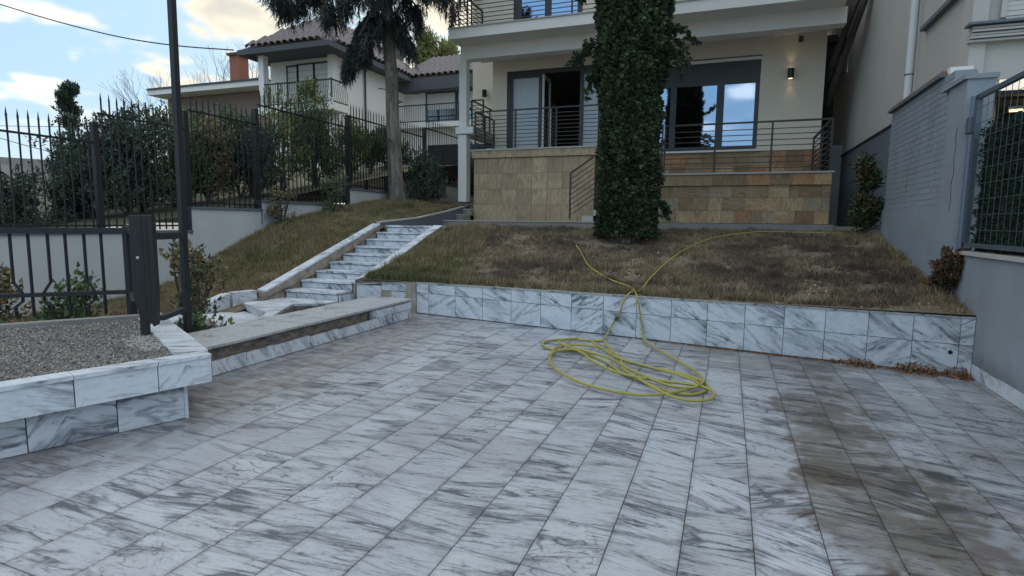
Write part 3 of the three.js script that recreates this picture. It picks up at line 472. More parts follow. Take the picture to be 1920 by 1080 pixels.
  railing([[-1.36, zR - .03], [1.78, zR - .03], [1.78, -15.5]], 2.474, .995, 8, [[-1.36, zR - .03], [-.35, zR - .03], [.72, zR - .03], [1.78, zR - .03], [1.78, -14.1], [1.78, -15.5]], M.brownMetal, 'brown bar railing of the lower right terrace');
  railing([[-6.82, -15.6], [-6.82, -13.70], [2.0, -13.70]], 6.262, 1.05, 9, [[-6.82, -15.6], [-6.82, -14.6], [-6.82, -13.7], [-6.28, -13.7], [-5.0, -13.7], [-3.7, -13.7], [-2.4, -13.7], [-1, -13.7], [.5, -13.7], [2.0, -13.7]], M.brownMetal, 'bar railing of the balcony');
  railing([[-3.50, -13.16, 0], [-2.9, -13.16, .40], [-1.45, -13.16, 1.0]], 1.50, 1.06, 8, [[-3.50, -13.16, 0], [-2.2, -13.16, .7], [-1.45, -13.16, 1.0]], M.brownMetal, 'sloping stair railing beside the ivy');
  railing([[-6.95, -17.8], [-6.95, -15.2], [-6.6, -15.2]], 3.92, .88, 7, [[-6.95, -15.2], [-6.95, -16.5], [-6.6, -15.2]], M.brownMetal, 'bar railing of the porch slab');
  // lamps: the right one is lit above and below
  const lamp = sub('wall_lamp', 'lit black cylinder wall lamp'), warm = new THREE.MeshStandardMaterial({ color: 0xffe0b0, emissive: new THREE.Color(1, .72, .42), emissiveIntensity: .5 });
  part('lamp_shade', [new THREE.CylinderGeometry(.07, .07, .235, 20, 1, false).translate(1.2, 5.02, zw + .10), box(1.17, 4.98, zw, 1.23, 5.06, zw + .06)], std([.018, .018, .02], .4), lamp);
  for (const s of [-1, 1]) { part('lamp_glow', new THREE.CylinderGeometry(.05, .05, .006, 16).translate(1.2, 5.02 + s * .123, zw + .10), warm, lamp);
    const l = new THREE.SpotLight(new THREE.Color(1, .72, .42), .035, 3, .6, .9, 2); l.position.set(1.2, 5.02 + s * .135, zw + .10); l.target.position.set(1.2, 5.02 + s * 1.1, zw + .02); l.castShadow = true; lamp.add(l, l.target); }
  const l2 = sub('wall_lamp', 'small dark wall lamp on the set back wall'); part('lamp_shade', new THREE.CylinderGeometry(.075, .075, .22, 16).translate(-7.73, 5.6, -17.88), M.dark, l2);
  const cb = sub('wall_box', 'small grey box with a short cable high on the wall'); part('box', bevel(.10, .13, .07, .01).translate(1.38, 5.80, zw + .035), M.greyMetal, cb); part('cable', tube([[1.36, 5.86, zw + .02], [1.33, 5.94, zw + .02], [1.345, 6.0, zw + .02]], .006, 8, 5), M.dark, cb);
}
// dark gap beside the villa
{
  const g = thing('side_gate', 'dark sheet metal gate closing the narrow gap right of the villa', 'gate');
  part('sheet', box(1.95, 1.2, -17.05, 2.34, 6.2, -17.0), M.dark, g); part('post', box(2.34, 1.2, -17.2, 2.6, 3.45, -16.9), M.greyPaint, g);
  part('sheet', box(1.95, 6.0, -24, 2.6, 6.1, -16.9), M.dark, g);
  const s = thing('side_stair', 'dark slanted steel stair beams in the gap between the two houses', 'stair');
  for (const [a, b] of [[[2.05, 4.3, -15.9], [2.5, 6.4, -14.4]], [[2.02, 4.9, -15.9], [2.45, 6.7, -14.5]]]) part('stringer', bar(a, b, .05, .22), M.brownMetal, s);
  part('conduit', bar([2.35, 4.9, -15.4], [2.35, 5.8, -15.4], .02, .02, 8), M.whiteFrame, s);
}
// ---------------------------------------------------------------- neighbouring house on the right
{
  const n = thing('neighbour_house', 'tall grey beige house close by on the right with a white downpipe', 'house'), X = 2.6;
  part('wall', [box(X, 3.2, -22, X + .3, 12, -11.05), box(X + .05, 3.0, -10.95, X + .35, 12, -8.72), box(X, 3.21, -11.05, X + .3, 12, -10.95), box(X + .3, 3.62, -9.0, 9, 12, -8.7), box(X + .05, 3.18, -8.72, 9, 3.62, -8.7), box(9, -.3, -22, 9.3, 12, -8.7), box(X, 11.8, -22, 9, 12, -8.7)], M.neighbour, n);
  part('upper_wall', [box(X + .0, 4.42, -10.6, X + .05, 12, -8.72)], M.neighbour, n);
  part('corner_pilaster', box(X, 3.0, -8.95, X + .16, 12, -8.66), M.neighbour, n);
  part('ledge', box(X - .03, 4.36, -10.72, X + .06, 4.42, -8.9), M.greyDark, n);
  part('base_wall', box(X - .005, .9, -22, X + .28, 3.16, -10.9), M.greyDark, n); part('base_band', box(X - .03, 3.16, -22, X + .1, 3.20, -10.9), M.dark, n);
  for (let i = 0; i < 5; i++) part('cornice', box(X - .03 + i * .006, 3.61 + i * .036, -8.70, 9, 3.61 + i * .036 + .024, -8.60 + (i % 2) * .02 + i * .006), M.neighbour, n);
  part('cornice_top', box(X - .06, 3.792, -8.7, 9, 3.82, -8.52), M.greyDark, n);
  const d = part('downpipe', new THREE.CylinderGeometry(.055, .055, 9, 14).translate(X - .055, 7.6, -11.0), M.whiteFrame, n);
  for (const y of [3.8, 5.4, 7.0]) part('pipe_clip', new THREE.TorusGeometry(.06, .008, 6, 16).rotateX(Math.PI / 2).translate(X - .055, y, -11.0), M.greyMetal, d);
  const s = new THREE.Group(); s.name = 'shuttered_window'; n.add(s); part('surround', [box(2.88, 3.88, -8.7, 2.93, 5.2, -8.66), box(2.93, 3.84, -8.7, 3.9, 3.88, -8.66)], M.neighbour, s);
  for (let i = 0; i < 14; i++) part('slat', box(2.935, 3.9 + i * .055, -8.70, 3.88, 3.9 + i * .055 + .05, -8.685 + (i % 2) * .003), M.shutter, s);
  // shelter under the house: white post, brown panel, dark depth with a lit tube
  part('shelter_post', box(2.66, .9, -8.72, 2.76, 3.18, -8.62), M.white, n); part('brown_panel', box(2.80, .9, -8.98, 3.02, 3.02, -8.94), std([.13, .095, .075], .8), n);
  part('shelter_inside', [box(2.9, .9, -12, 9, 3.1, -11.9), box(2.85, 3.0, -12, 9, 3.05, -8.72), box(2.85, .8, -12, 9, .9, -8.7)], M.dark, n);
  const t = new THREE.Group(); t.name = 'tube_lamp'; n.add(t);
  part('lamp_tube', new THREE.CylinderGeometry(.014, .014, .75, 10).rotateZ(Math.PI / 2).translate(3.5, 2.83, -8.85), new THREE.MeshStandardMaterial({ color: 0xffe2b8, emissive: new THREE.Color(1, .70, .34), emissiveIntensity: 1.6 }), t); part('lamp_fitting', box(3.1, 2.85, -8.88, 3.9, 2.88, -8.82), M.greyMetal, t);
  const pl = new THREE.PointLight(new THREE.Color(1, .72, .4), .25, 4, 2); pl.position.set(3.5, 2.78, -8.80); pl.castShadow = true; t.add(pl);
}
// ---------------------------------------------------------------- painted brick wall, pillar, low boundary wall, wire fence
{
  const w = thing('brick_wall', 'high grey painted brick garden wall against the neighbouring house', 'brick wall'), r = rng(81), X = 2.36;
  part('wall_core', [box(X + .005, .3, -11.0, 2.58, 3.22, -8.25)], M.greyPaint, w);
  for (let j = 0; j < 20; j++) for (let i = 0; i < 11; i++) { let a = -10.995 + i * .254 + (j % 2) * .127, b = Math.min(a + .249, -8.255); if (i === 0 && j % 2) { } if (b - a < .05) continue; part('brick', box(X + (r() - .5) * .003, 1.69 + j * .0765, a, X + .03, 1.69 + j * .0765 + .070, b), M.greyPaint, w); }
  part('base_render', box(X - .022, .3, -11.02, X + .02, 1.682, -8.25), M.greyPaint, w);
  part('coping', box(X - .05, 3.222, -11.06, 2.6, 3.262, -8.58), M.greyDark, w); part('coping_tiles', box(X - .02, 3.262, -11.02, 2.6, 3.30, -8.62), M.brick, w);
  part('end_face', box(X + .03, 3.06, -8.62, 2.62, 3.32, -8.52), M.white, w);
  const p = thing('wall_pillar', 'grey rendered pillar with a crack between brick wall and wire fence', 'pillar');
  part('shaft', box(X - .035, .3, -8.25, 2.58, 3.0, -7.70), M.greyPaint, p); part('cap', prism([[X - .07, -8.42], [2.6, -8.42], [2.6, -7.68], [X - .07, -7.68]], 3.0, (x, z) => 3.03 + .03 * (z + 8.4)), M.greyPaint, p);
  part('crack', tube([[X - .0355, 2.52, -7.86], [X - .036, 2.40, -7.885], [X - .0355, 2.31, -7.85], [X - .036, 2.2, -7.88], [X - .0355, 2.02, -7.845], [X - .036, 1.9, -7.89], [X - .0355, 1.75, -7.86], [X - .036, 1.6, -7.88]], .004, 20, 5), M.dark, p);
  const b = thing('boundary_wall', 'smooth grey low boundary wall with pale coping on the right of the driveway', 'wall');
  part('wall', box(X, -.4, -7.70, 2.58, 1.125, 5), M.greyPaint, b); part('wall', box(X - .005, .2, -8.1, X + .01, 1.125, -7.70), M.greyPaint, b);
  for (let k = 0; k < 9; k++) part('coping', box(X - .035, 1.127, -7.92 + k * 1.2, 2.60, 1.165, -7.92 + k * 1.2 + 1.196), M.ledge, b);
  for (let k = 0; k < 10; k++) { const a = -6.92 + k * .602; part('skirting_tile', slab([[X - .002, floorY(X) + .003, a], [X - .002, floorY(X) + .003, a + .597], [X - .002, .035 + .02 * r(), a + .597], [X - .002, .04 + .015 * r(), a]], [-1, 0, 0], .02, [r() * 2, r() * 2], .8), M.marble[0], b); }
  const f = thing('wire_fence', 'steel framed wire mesh fence panel on the low grey wall', 'fence'), FX = 2.40, m = std([.10, .125, .15], .5, { metalness: .3 });
  part('post', bar([FX - .02, 1.165, -7.62], [FX - .02, 2.80, -7.62], .06, .06, 12), std([.13, .17, .22], .5, { metalness: .3 }), f); part('post_cap', bevel(.09, .18, .09, .015).translate(FX - .02, 2.5, -7.62), m, f);
  part('frame', [bar([FX, 2.78, -7.56], [FX, 2.78, -4.4], .045, .045), bar([FX, 1.23, -7.56], [FX, 1.23, -4.4], .045, .045), bar([FX, 1.21, -7.55], [FX, 2.80, -7.55], .045, .045), bar([FX, 1.21, -4.4], [FX, 2.80, -4.4], .045, .045)], m, f);
  const wire = std([.10, .125, .12], .5, { metalness: .4 });
  for (let k = 1; k < 24; k++) part('wire', bar([FX - .01, 1.24, -7.55 + k * .132], [FX - .01, 2.77, -7.55 + k * .132], .006, .006, 5), wire, f);
  for (let k = 1; k < 10; k++) part('wire', bar([FX - .018, 1.23 + k * .158, -7.55], [FX - .018, 1.23 + k * .158, -4.4], .006, .006, 5), wire, f);
}

// ---------------------------------------------------------------- left boundary: white wall and spear fence in steps
const FXL = -8.3;
{
  const b = thing('boundary_wall', 'whitewashed stepped boundary wall under the spear fence beside the left lawn', 'wall');
  for (const [z0, z1, y] of [[-2.2, -7.08, 1.19], [-7.08, -8.62, 1.575], [-8.62, -11.35, 1.74], [-11.35, -13.0, 2.12], [-13.0, -18.6, 2.5]]) { part('wall', box(FXL - .11, -.2, z1, FXL, y, z0), M.whitewash, b); part('coping', box(FXL - .15, y + .002, z1 + .004, FXL + .03, y + .035, z0), M.greyDark, b); if (z0 < -3) part('step_end', box(FXL - .13, y - .42, z0 + .002, FXL + .004, y + .035, z0 + .022), M.frame, b); }
  const f = thing('spear_fence', 'tall black spear topped iron fence stepping up along the left boundary', 'fence'), X = FXL - .09, r = rng(91);
  const secs = [[-2.4, -5.62, 1.24, 2.76], [-5.72, -7.08, 1.24, 3.17], [-7.18, -8.60, 1.62, 3.48], [-8.70, -11.40, 1.79, 3.85], [-11.5, -15.0, 2.18, 4.12], [-15.1, -18.5, 2.55, 4.4]];
  const spear = (z, y0, y1, lean) => [bar([X, y0, z], [X + lean, y1 - .10, z], .016, .016), new THREE.ConeGeometry(.016, .12, 4).translate(X + lean, y1 - .05, z)];
  for (const [za, zb, y0, y1] of secs) {
    const n = Math.round((za - zb) / .118);
    for (const y of [y0 + .06, y1 - .30]) part('rail', bar([X, y, za], [X, y, zb], .04, .025), M.blackMetal, f);
    for (let k = 0; k < n; k++) part('picket', spear(za - (k + .5) * (za - zb) / n, y0, y1 + (r() - .5) * .015, (r() - .5) * .012), M.blackMetal, f);
    part('post', bar([X, y0 - .35, zb - .04], [X, y1 - .02, zb - .04], .075, .075), M.blackMetal, f);
  }
}
// ---------------------------------------------------------------- railing, lock post and pole by the planter
{
  const f = thing('metal_railing', 'black wrought iron railing with straight and crooked bars behind the gravel planter', 'railing');
  const P = [-4.95, -3.56], Q = [-6.9, -2.0]; const d = [Q[0] - P[0], Q[1] - P[1]], L = Math.hypot(...d), u = [d[0] / L, d[1] / L], at = (t, y) => [P[0] + u[0] * t, y, P[1] + u[1] * t];
  part('post', bar(at(0, .50), at(0, 1.34), .055, .055), M.blackMetal, f);
  part('rail', bar(at(-.08, 1.305), at(2.4, 1.29), .05, .05), M.blackMetal, f); part('rail', bar(at(0, .765), at(2.4, .735), .035, .035), M.blackMetal, f);
  for (let k = 0; k < 9; k++) { const t = .20 + k * .262; part('baluster', bar(at(t, .57), at(t, 1.29), .018, .018), M.blackMetal, f);
    const s = k % 2 ? 1 : -1, b = t + .125; part('crooked_baluster', [bar(at(b, 1.29), at(b, .86), .018, .018), bar(at(b, .865), at(b + s * .055, .775), .018, .018), bar(at(b + s * .055, .78), at(b + s * .055, .70), .018, .018), bar(at(b + s * .055, .705), at(b + s * .0, .655), .018, .018), bar(at(b, .66), at(b, .565), .018, .018)], M.blackMetal, f); }
  part('rail', bar([-4.95, 1.305, -3.56], [-4.62, 1.29, -3.42], .04, .04), M.blackMetal, f); part('rail', bar([-4.95, .765, -3.56], [-4.70, .70, -3.40], .035, .035), M.blackMetal, f);

  const g = thing('gate_lock_post', 'dark sheet steel lock post with a keyhole and rusted ragged foot on the planter', 'gate post', [-4.10, .535, -3.07]);
  const s = new THREE.Shape([[-.10, .90], [-.10, .30], [-.055, .16], [-.055, -.01], [-.005, -.01], [-.003, .115], [.008, .10], [.018, .118], [.032, .088], [.05, .095], [.066, .07], [.085, .08], [.088, .14], [.10, .30], [.10, .90]].map(p => new THREE.Vector2(...p)));
  const e = new THREE.ExtrudeGeometry(s, { depth: .085, bevelEnabled: true, bevelThickness: .004, bevelSize: .004, bevelSegments: 1 }); e.translate(0, 0, -.043);
  e.scale(.76, 1, .8); part('column', e, M.blackMetal, g); part('key_plate', new THREE.CylinderGeometry(.011, .011, .008, 12).rotateX(Math.PI / 2).translate(-.030, .59, .04), std([.5, .5, .5], .4, { metalness: .7 }), g); part('guide_groove', box(-.008, .14, .036, .010, .88, .040), M.dark, g); part('guide_groove', box(.032, .18, .036, .044, .88, .040), M.dark, g); g.rotation.y = .55;

  const p = thing('gate_pole', 'tall black square steel pole standing beside the low wall', 'pole'), T = [-4.60, -3.82];
  part('shaft', bar([T[0], .0, T[1]], [T[0] + .05, 4.6, T[1] + .02], .05, .05), M.blackMetal, p);
  part('rail', bar([T[0], 1.265, T[1]], [-4.26, 1.275, -3.30], .055, .055), M.blackMetal, p); part('rail', bar([T[0], .60, T[1]], [-4.28, .61, -3.32], .04, .04), M.blackMetal, p);
}
// ---------------------------------------------------------------- house on the left
{
  const h = thing('white_house', 'white house with hipped tile roof and wrought iron balcony beyond the fence', 'house');
  part('wall', [box(-20.0, 2.5, -28, -16.35, 8.5, -21.6), box(-16.35, 2.5, -40, -9.5, 8.0, -27.3), box(-16.6, 2.5, -21.6, -16.3, 8.5, -21.3)], M.white, h);
  part('pillar', box(-19.6, 6.3, -20.75, -19.32, 8.5, -20.45), M.white, h);
  const hip = (x0, x1, z0, z1, y, ra, rb, ry, mat, name) => { const P = [[x0, y, z1], [x1, y, z1], [x1, y, z0], [x0, y, z0], [ra[0], ry, ra[1]], [rb[0], ry, rb[1]]]; const F = [[0, 1, 4], [1, 2, 5, 4], [2, 3, 5], [3, 0, 4, 5]]; const gs = F.map(f => slab(f.map(i => P[i]), new THREE.Vector3().crossVectors(new THREE.Vector3(...P[f[1]]).sub(new THREE.Vector3(...P[f[0]])), new THREE.Vector3(...P[f[2]]).sub(new THREE.Vector3(...P[f[0]]))).toArray(), .08)); return part(name, gs, mat, h); };
  const roof = hip(-20.3, -15.6, -29, -20.1, 8.68, [-17.95, -22.9], [-17.95, -26.2], 10.6, M.roofTile, 'roof');
  part('eave', [box(-20.35, 8.46, -20.35, -15.55, 8.68, -20.05), box(-15.85, 8.46, -29, -15.55, 8.68, -20.35), box(-20.3, 8.50, -29, -15.8, 8.56, -20.35), box(-20.35, 8.46, -29, -20.05, 8.68, -20.35)], M.eave, h);
  const tiles = (O, U, V, nu, nv, su, sv, keep) => { const gs = []; const base = new THREE.CylinderGeometry(su * .52, su * .46, sv * 1.12, 6, 1, true, 0, Math.PI); const uV = new THREE.Vector3(...U).normalize(), vV = new THREE.Vector3(...V).normalize(), nV = new THREE.Vector3().crossVectors(uV, vV).normalize(); if (nV.y < 0) nV.negate(); const mB = new THREE.Matrix4().makeBasis(nV, vV, uV.clone().negate().multiplyScalar(Math.sign(new THREE.Vector3().crossVectors(nV, vV).dot(uV.clone().negate())) || 1)); for (let i = 0; i < nu; i++) for (let j = 0; j < nv; j++) { const g = base.clone().applyMatrix4(mB); const p = new THREE.Vector3(...O).addScaledVector(uV, (i + .5) * su).addScaledVector(vV, (j + .5) * sv)
.addScaledVector(nV, .02 + .015 * (j % 2)); if (keep && !keep((i + .5) / nu, (j + .9) / nv)) continue; g.translate(p.x, p.y, p.z); gs.push(g); } return gs; };
  part('roof_tiles', tiles([-15.6, 8.73, -20.2], [0, 0, -1], [-2.35, 1.92, 0], 27, 9, .33, .337, (a, b) => a > b * .31 + .01 && a < 1 - b * .31).concat(tiles([-20.25, 8.73, -20.1], [1, 0, 0], [0, 1.92, -2.8], 14, 8, .335, .425, (a, b) => a > b * .5 && a < 1 - b * .5)), M.roofTile, roof).userData.kind = 'stuff';
  const wr = part('wing_roof', slab([[-16.6, 8.62, -26.6], [-9.3, 8.62, -26.6], [-9.3, 10.5, -30.4], [-15.9, 10.5, -30.4]], [0, 1, .5], .1), M.roofTile, h);
  part('roof_tiles', tiles([-16.4, 8.68, -26.6], [1, 0, 0], [0, 1.88, -3.8], 21, 12, .33, .35), M.roofTile, wr).userData.kind = 'stuff';
  part('wing_eave', [box(-16.7, 8.02, -27.3, -9.3, 8.6, -26.55)], M.eave, h);
  for (const [x0, z0, y] of [[-17.3, -27.0, 11.3]]) part('roof_chimney', box(x0, 9.5, z0 - .6, x0 + .7, y, z0), M.eave, h);
  part('downpipe', bar([-16.27, 2.6, -23.6], [-16.27, 8.5, -23.6], .09, .09, 8), M.greyMetal, h);
  // balcony with bellied bars
  part('balcony_slab', box(-19.7, 6.02, -21.6, -15.75, 6.28, -20.45), M.white, h); part('balcony_skirt', box(-15.9, 6.28, -20.55, -15.76, 6.5, -20.46), M.white, h);
  const bal = new THREE.Group(); bal.name = 'balcony_railing'; h.add(bal); const R = rng(101);
  part('handrail', bar([-19.6, 7.25, -20.5], [-15.8, 7.25, -20.5], .06, .05), M.blackMetal, bal); part('handrail', bar([-15.8, 7.25, -20.5], [-15.8, 7.25, -21.6], .05, .05), M.blackMetal, bal); part('bottom_rail', bar([-19.6, 6.38, -20.5], [-15.8, 6.38, -20.5], .04, .04), M.blackMetal, bal); part('bottom_rail', bar([-15.8, 6.38, -20.5], [-15.8, 6.38, -21.6], .04, .04), M.blackMetal, bal);
  for (let k = 0; k < 29; k++) { const x = -19.5 + k * .127; part('bar', tube([[x, 7.24, -20.5], [x, 7.0, -20.5], [x, 6.75, -20.44], [x, 6.55, -20.40], [x, 6.38, -20.5]], .011, 8, 4), M.blackMetal, bal); }
  for (let k = 1; k < 9; k++) { const z = -20.5 - k * .127; part('bar', tube([[-15.8, 7.24, z], [-15.8, 7.0, z], [-15.74, 6.7, z], [-15.8, 6.38, z]], .011, 8, 4), M.blackMetal, bal); }
  for (const x of [-19.6, -18.6, -17.1, -15.8]) part('post', bar([x, 6.28, -20.5], [x, 7.3, -20.5], .05, .05), M.blackMetal, bal);
  const shut = (x0, x1, y0, y1, z, ys) => { const g = new THREE.Group(); g.name = 'shuttered_window'; h.add(g); part('frame', [box(x0 - .08, y0, z, x0, y1 + .06, z + .07), box(x1, y0, z, x1 + .08, y1 + .06, z + .07), box(x0, y1, z, x1, y1 + .06, z + .07)], M.frame, g); const n = 8; for (let k = 0; k < n; k++) part('slat', box(x0, ys + k * (y1 - ys) / n, z + .01, x1, ys + (k + .93) * (y1 - ys) / n, z + .05), M.shutter, g); if (ys > y0 + .1) part('pane', box(x0, y0, z + .01, x1, ys, z + .025), M.glass, g); };
  shut(-18.95, -18.45, 6.3, 8.22, -21.58, 6.3); shut(-18.35, -17.55, 6.3, 8.25, -21.58, 6.3); shut(-17.45, -16.75, 6.3, 8.25, -21.58, 6.3);
  shut(-15.0, -13.4, 6.3, 7.95, -27.28, 7.15); shut(-13.2, -11.9, 6.3, 7.95, -27.28, 7.15);
  // wing: balcony, garage, fence bars
  part('wing_balcony', box(-16.35, 6.0, -27.3, -10, 6.24, -25.7), M.white, h); part('wing_wall', box(-16.3, 2.5, -26.4, -10, 6.0, -26.2), M.white, h);
  const wr2 = new THREE.Group(); wr2.name = 'wing_railing'; h.add(wr2); part('handrail', bar([-16.3, 7.1, -25.75], [-10, 7.1, -25.75], .05, .05), M.blackMetal, wr2); part('bottom_rail', bar([-16.3, 6.32, -25.75], [-10, 6.32, -25.75], .04, .04), M.blackMetal, wr2); for (let k = 0; k < 48; k++) part('bar', bar([-16.25 + k * .13, 6.32, -25.75], [-16.25 + k * .13, 7.1, -25.75], .016, .016), M.blackMetal, wr2);
  part('garage_opening', box(-14.4, 3.4, -26.25, -11.5, 5.2, -26.15), M.dark, h); part('garage_grille', Array.from({ length: 12 }, (_, k) => box(-14.3 + k * .25, 3.3, -26.1, -14.22 + k * .25, 4.15, -26.06)), M.white, h);
  // annex with flat roof and brick chimney
  part('annex_wall', box(-28, 2.5, -27, -20.7, 7.62, -22.8), std([.23, .17, .14], .95), h); part('annex_roof', box(-28.3, 7.66, -27.5, -20.7, 7.9, -21.9), M.white, h); part('annex_edge', box(-28.3, 7.90, -27.5, -20.7, 7.99, -21.85), M.eave, h);
  const ch = part('brick_chimney', box(-23.35, 7.95, -23.1, -22.75, 9.35, -22.5), M.brick, h); part('chimney_cap', box(-23.42, 9.35, -23.2, -22.6, 9.46, -22.4), M.eave, ch);
}
// far buildings beyond the hedge at the left edge
{
  const a = thing('yellow_house', 'small yellow house with a dark pitched roof far off at the left edge', 'house'), z = -30;
  part('wall', box(-60, 2, -36, -54.9, 4.7, z), std([.62, .44, .16], .9), a); part('roof', slab([[-62, 6.6, z + .5], [-58.5, 6.6, z + .5], [-54.0, 4.6, z + .5], [-54.0, 4.6, -36], [-58.5, 6.6, -36], [-62, 6.6, -36]], [.4, 1, 0], .2), M.eave, a);
  const b = thing('white_building', 'pale distant block with flat roof behind the hedge on the left', 'building');
  part('wall', box(-54.6, 1, -52, -46.0, 7.3, -34), M.white, b); part('roof', box(-54.9, 7.3, -52, -45.8, 7.55, -33.7), M.eave, b);
  for (let k = 0; k < 3; k++) part('window', box(-53.8 + k * 2.1, 4.6, -34.05, -52.5 + k * 2.1, 6.2, -33.94), M.glass, b);
}
// cables
tag(part('overhead_cable', tube([[-44, 14.9, -20], [-36.13, 12.38, -20], [-31.28, 10.92, -20], [-26.9, 9.78, -20], [-23.5, 9.12, -20], [-20.6, 8.72, -20.1]], .028, 60, 5), M.dark), 'thick dark cable sagging across the sky to the white house eave', 'cable');
tag(part('overhead_cable', tube([[-44, 6.75, -20], [-37, 6.25, -20], [-32.9, 6.02, -20], [-24, 5.6, -20]], .014, 30, 4), M.dark), 'thin nearly level wire low in the sky behind the fence tips', 'cable');
tag(part('overhead_cable', tube([[-44, 7.2, -20], [-37.1, 5.6, -20], [-33, 4.75, -20], [-27, 3.9, -20]], .018, 30, 4), M.dark), 'thin sloping wire behind the left fence bars', 'cable');

// ---------------------------------------------------------------- vegetation
function leafGeo(l, w, fold = .25) { const P = [[0, 0, 0], [w * .5, l * .35, fold * w], [0, l * .5, 0], [-w * .5, l * .35, fold * w], [0, l, -.1 * l]], I = [0, 1, 2, 0, 2, 3, 2, 1, 4, 2, 4, 3], g = new THREE.BufferGeometry(); g.setAttribute('position', new THREE.Float32BufferAttribute(P.flat(), 3)); g.setAttribute('uv', new THREE.Float32BufferAttribute(P.flatMap(p => [p[0], p[1]]), 2)); g.setIndex(I); g.computeVertexNormals(); return g; }
// a sprig of several leaves, as one cheap geometry
function sprig(n, len, l, w, seed) { const r = rng(seed), gs = []; for (let i = 0; i < n; i++) { const g = leafGeo(l * (.7 + .5 * r()), w * (.7 + .5 * r())); g.rotateX(.5 + r() * .8); g.rotateY(i * 2.4 + r()); g.translate(0, len * i / n, 0); gs.push(g.toNonIndexed()); } return mergeGeometries(gs); }
const LEAF = { ivy: sprig(5, .07, .06, .056, 3), shrub: sprig(6, .16, .085, .045, 5), small: sprig(6, .10, .05, .03, 7), small2: sprig(7, .14, .065, .036, 13), rose: sprig(5, .14, .06, .04, 9) };
{ // drooping needle spray of the conifer
  const r = rng(11), gs = []; for (let i = 0; i < 22; i++) { const g = new THREE.BufferGeometry(), l = .10 + r() * .09, a = r() * 6.28, y = -.30 * r(), sp = .5 + r() * .9; const d = [Math.cos(a) * sp, -1, Math.sin(a) * sp], L = Math.hypot(...d); const e = [d[0] / L * l, d[1] / L * l + y, d[2] / L * l], s = [-Math.sin(a) * .011, 0, Math.cos(a) * .011]; g.setAttribute('position', new THREE.Float32BufferAttribute([s[0], y, s[2], -s[0], y, -s[2], e[0], e[1], e[2]], 3)); g.setAttribute('uv', new THREE.Float32BufferAttribute([0, 0, 1, 0, .5, 1], 2)); g.computeVertexNormals(); gs.push(g); } LEAF.needles = mergeGeometries(gs);
  const t = []; for (let i = 0; i < 5; i++) { const g = new THREE.BufferGeometry(), a = i * 1.3, c = Math.cos(a), s = Math.sin(a), h = .045 + .04 * r(), b = .02 + .035 * r(), w = .0035; g.setAttribute('position', new THREE.Float32BufferAttribute([-s * w + c * .01, 0, c * w + s * .01, s * w + c * .01, 0, -c * w + s * .01, c * b, h, s * b], 3)); g.setAttribute('uv', new THREE.Float32BufferAttribute([0, 0, 1, 0, .5, 1], 2)); g.computeVertexNormals(); t.push(g); } LEAF.grass = mergeGeometries(t);
}
function scatter(name, geo, mat, N, parent, fn) {
  const im = new THREE.InstancedMesh(geo, mat, N), m = new THREE.Matrix4(), q = new THREE.Quaternion(), s = new THREE.Vector3(), p = new THREE.Vector3(), c = new THREE.Color(), e = new THREE.Euler();
  let k = 0, tries = 0; while (k < N && tries++ < N * 30) { const o = fn(k); if (!o) continue; p.set(...o.p); e.set(...o.r, 'YXZ'); q.setFromEuler(e); s.setScalar(o.s); m.compose(p, q, s); im.setMatrixAt(k, m); c.setRGB(...o.c); im.setColorAt(k, c); k++; }
  im.count = k; im.name = parent ? name : numbered(name); im.userData.kind = 'stuff'; im.castShadow = im.receiveShadow = true; (parent || scene).add(im); return im;
}
// shrub: stems and leaf sprigs in an uneven lobed volume
function shrub(name, label, category, x, y, z, rx, h, rz, N, pal, opt = {}) {
  const o = thing(name, label, category, [x, y, z], opt.group), r = rng(Math.round(x * 131 + z * 717 + h * 37)), lobes = [];
  const nl = opt.lobes || 9; for (let i = 0; i < nl; i++) { const a = r() * 6.28, d = Math.sqrt(r()) * .72, t = (opt.low ?? .1) + (1 - (opt.low ?? .1)) * r(); const tp = opt.taper ? 1 - .75 * t : 1 - .35 * t * t; lobes.push([Math.cos(a) * d * rx * tp, t * h * .93, Math.sin(a) * d * rz * tp, (.28 + .25 * r()) * (opt.taper ? 1.0 - .72 * t : 1)]); }
  const st = []; for (let i = 0; i < (opt.stems || 6); i++) { const l = lobes[i % nl]; st.push(tube([[(r() - .5) * .1, -.1, (r() - .5) * .1], [l[0] * .35 + (r() - .5) * .1, l[1] * .5, l[2] * .35], [l[0], l[1], l[2]]], .010 + .01 * r(), 8, 5)); } part('stem', st, M.twig, o);
  scatter('foliage', opt.geo || LEAF.shrub, M.leaf, N, o, () => { const l = lobes[Math.floor(r() * nl)]; let a = [r() * 2 - 1, r() * 2 - 1, r() * 2 - 1]; const q = Math.hypot(...a); if (q > 1) return null; const k = Math.pow(q, .35) / (q + 1e-4), R = l[3] * Math.min(rx, h * .5, 1.1) * 1.15; const p = [l[0] + a[0] * k * R * q, l[1] + a[1] * k * R * 1.1 * q, l[2] + a[2] * k * R * q]; if (p[1] < .02 || (opt.minX !== undefined && p[0] + x > opt.minX)) return null; const c = pal[Math.floor(Math.pow(r(), 1.2) * pal.length)], b = .75 + .5 * r(); return { p, r: [(r() - .3) * 1.6, r() * 6.28, (r() - .5) * 1.4], s: .7 + .7 * r(), c: c.map(v => v * b) }; });
  return o;
}
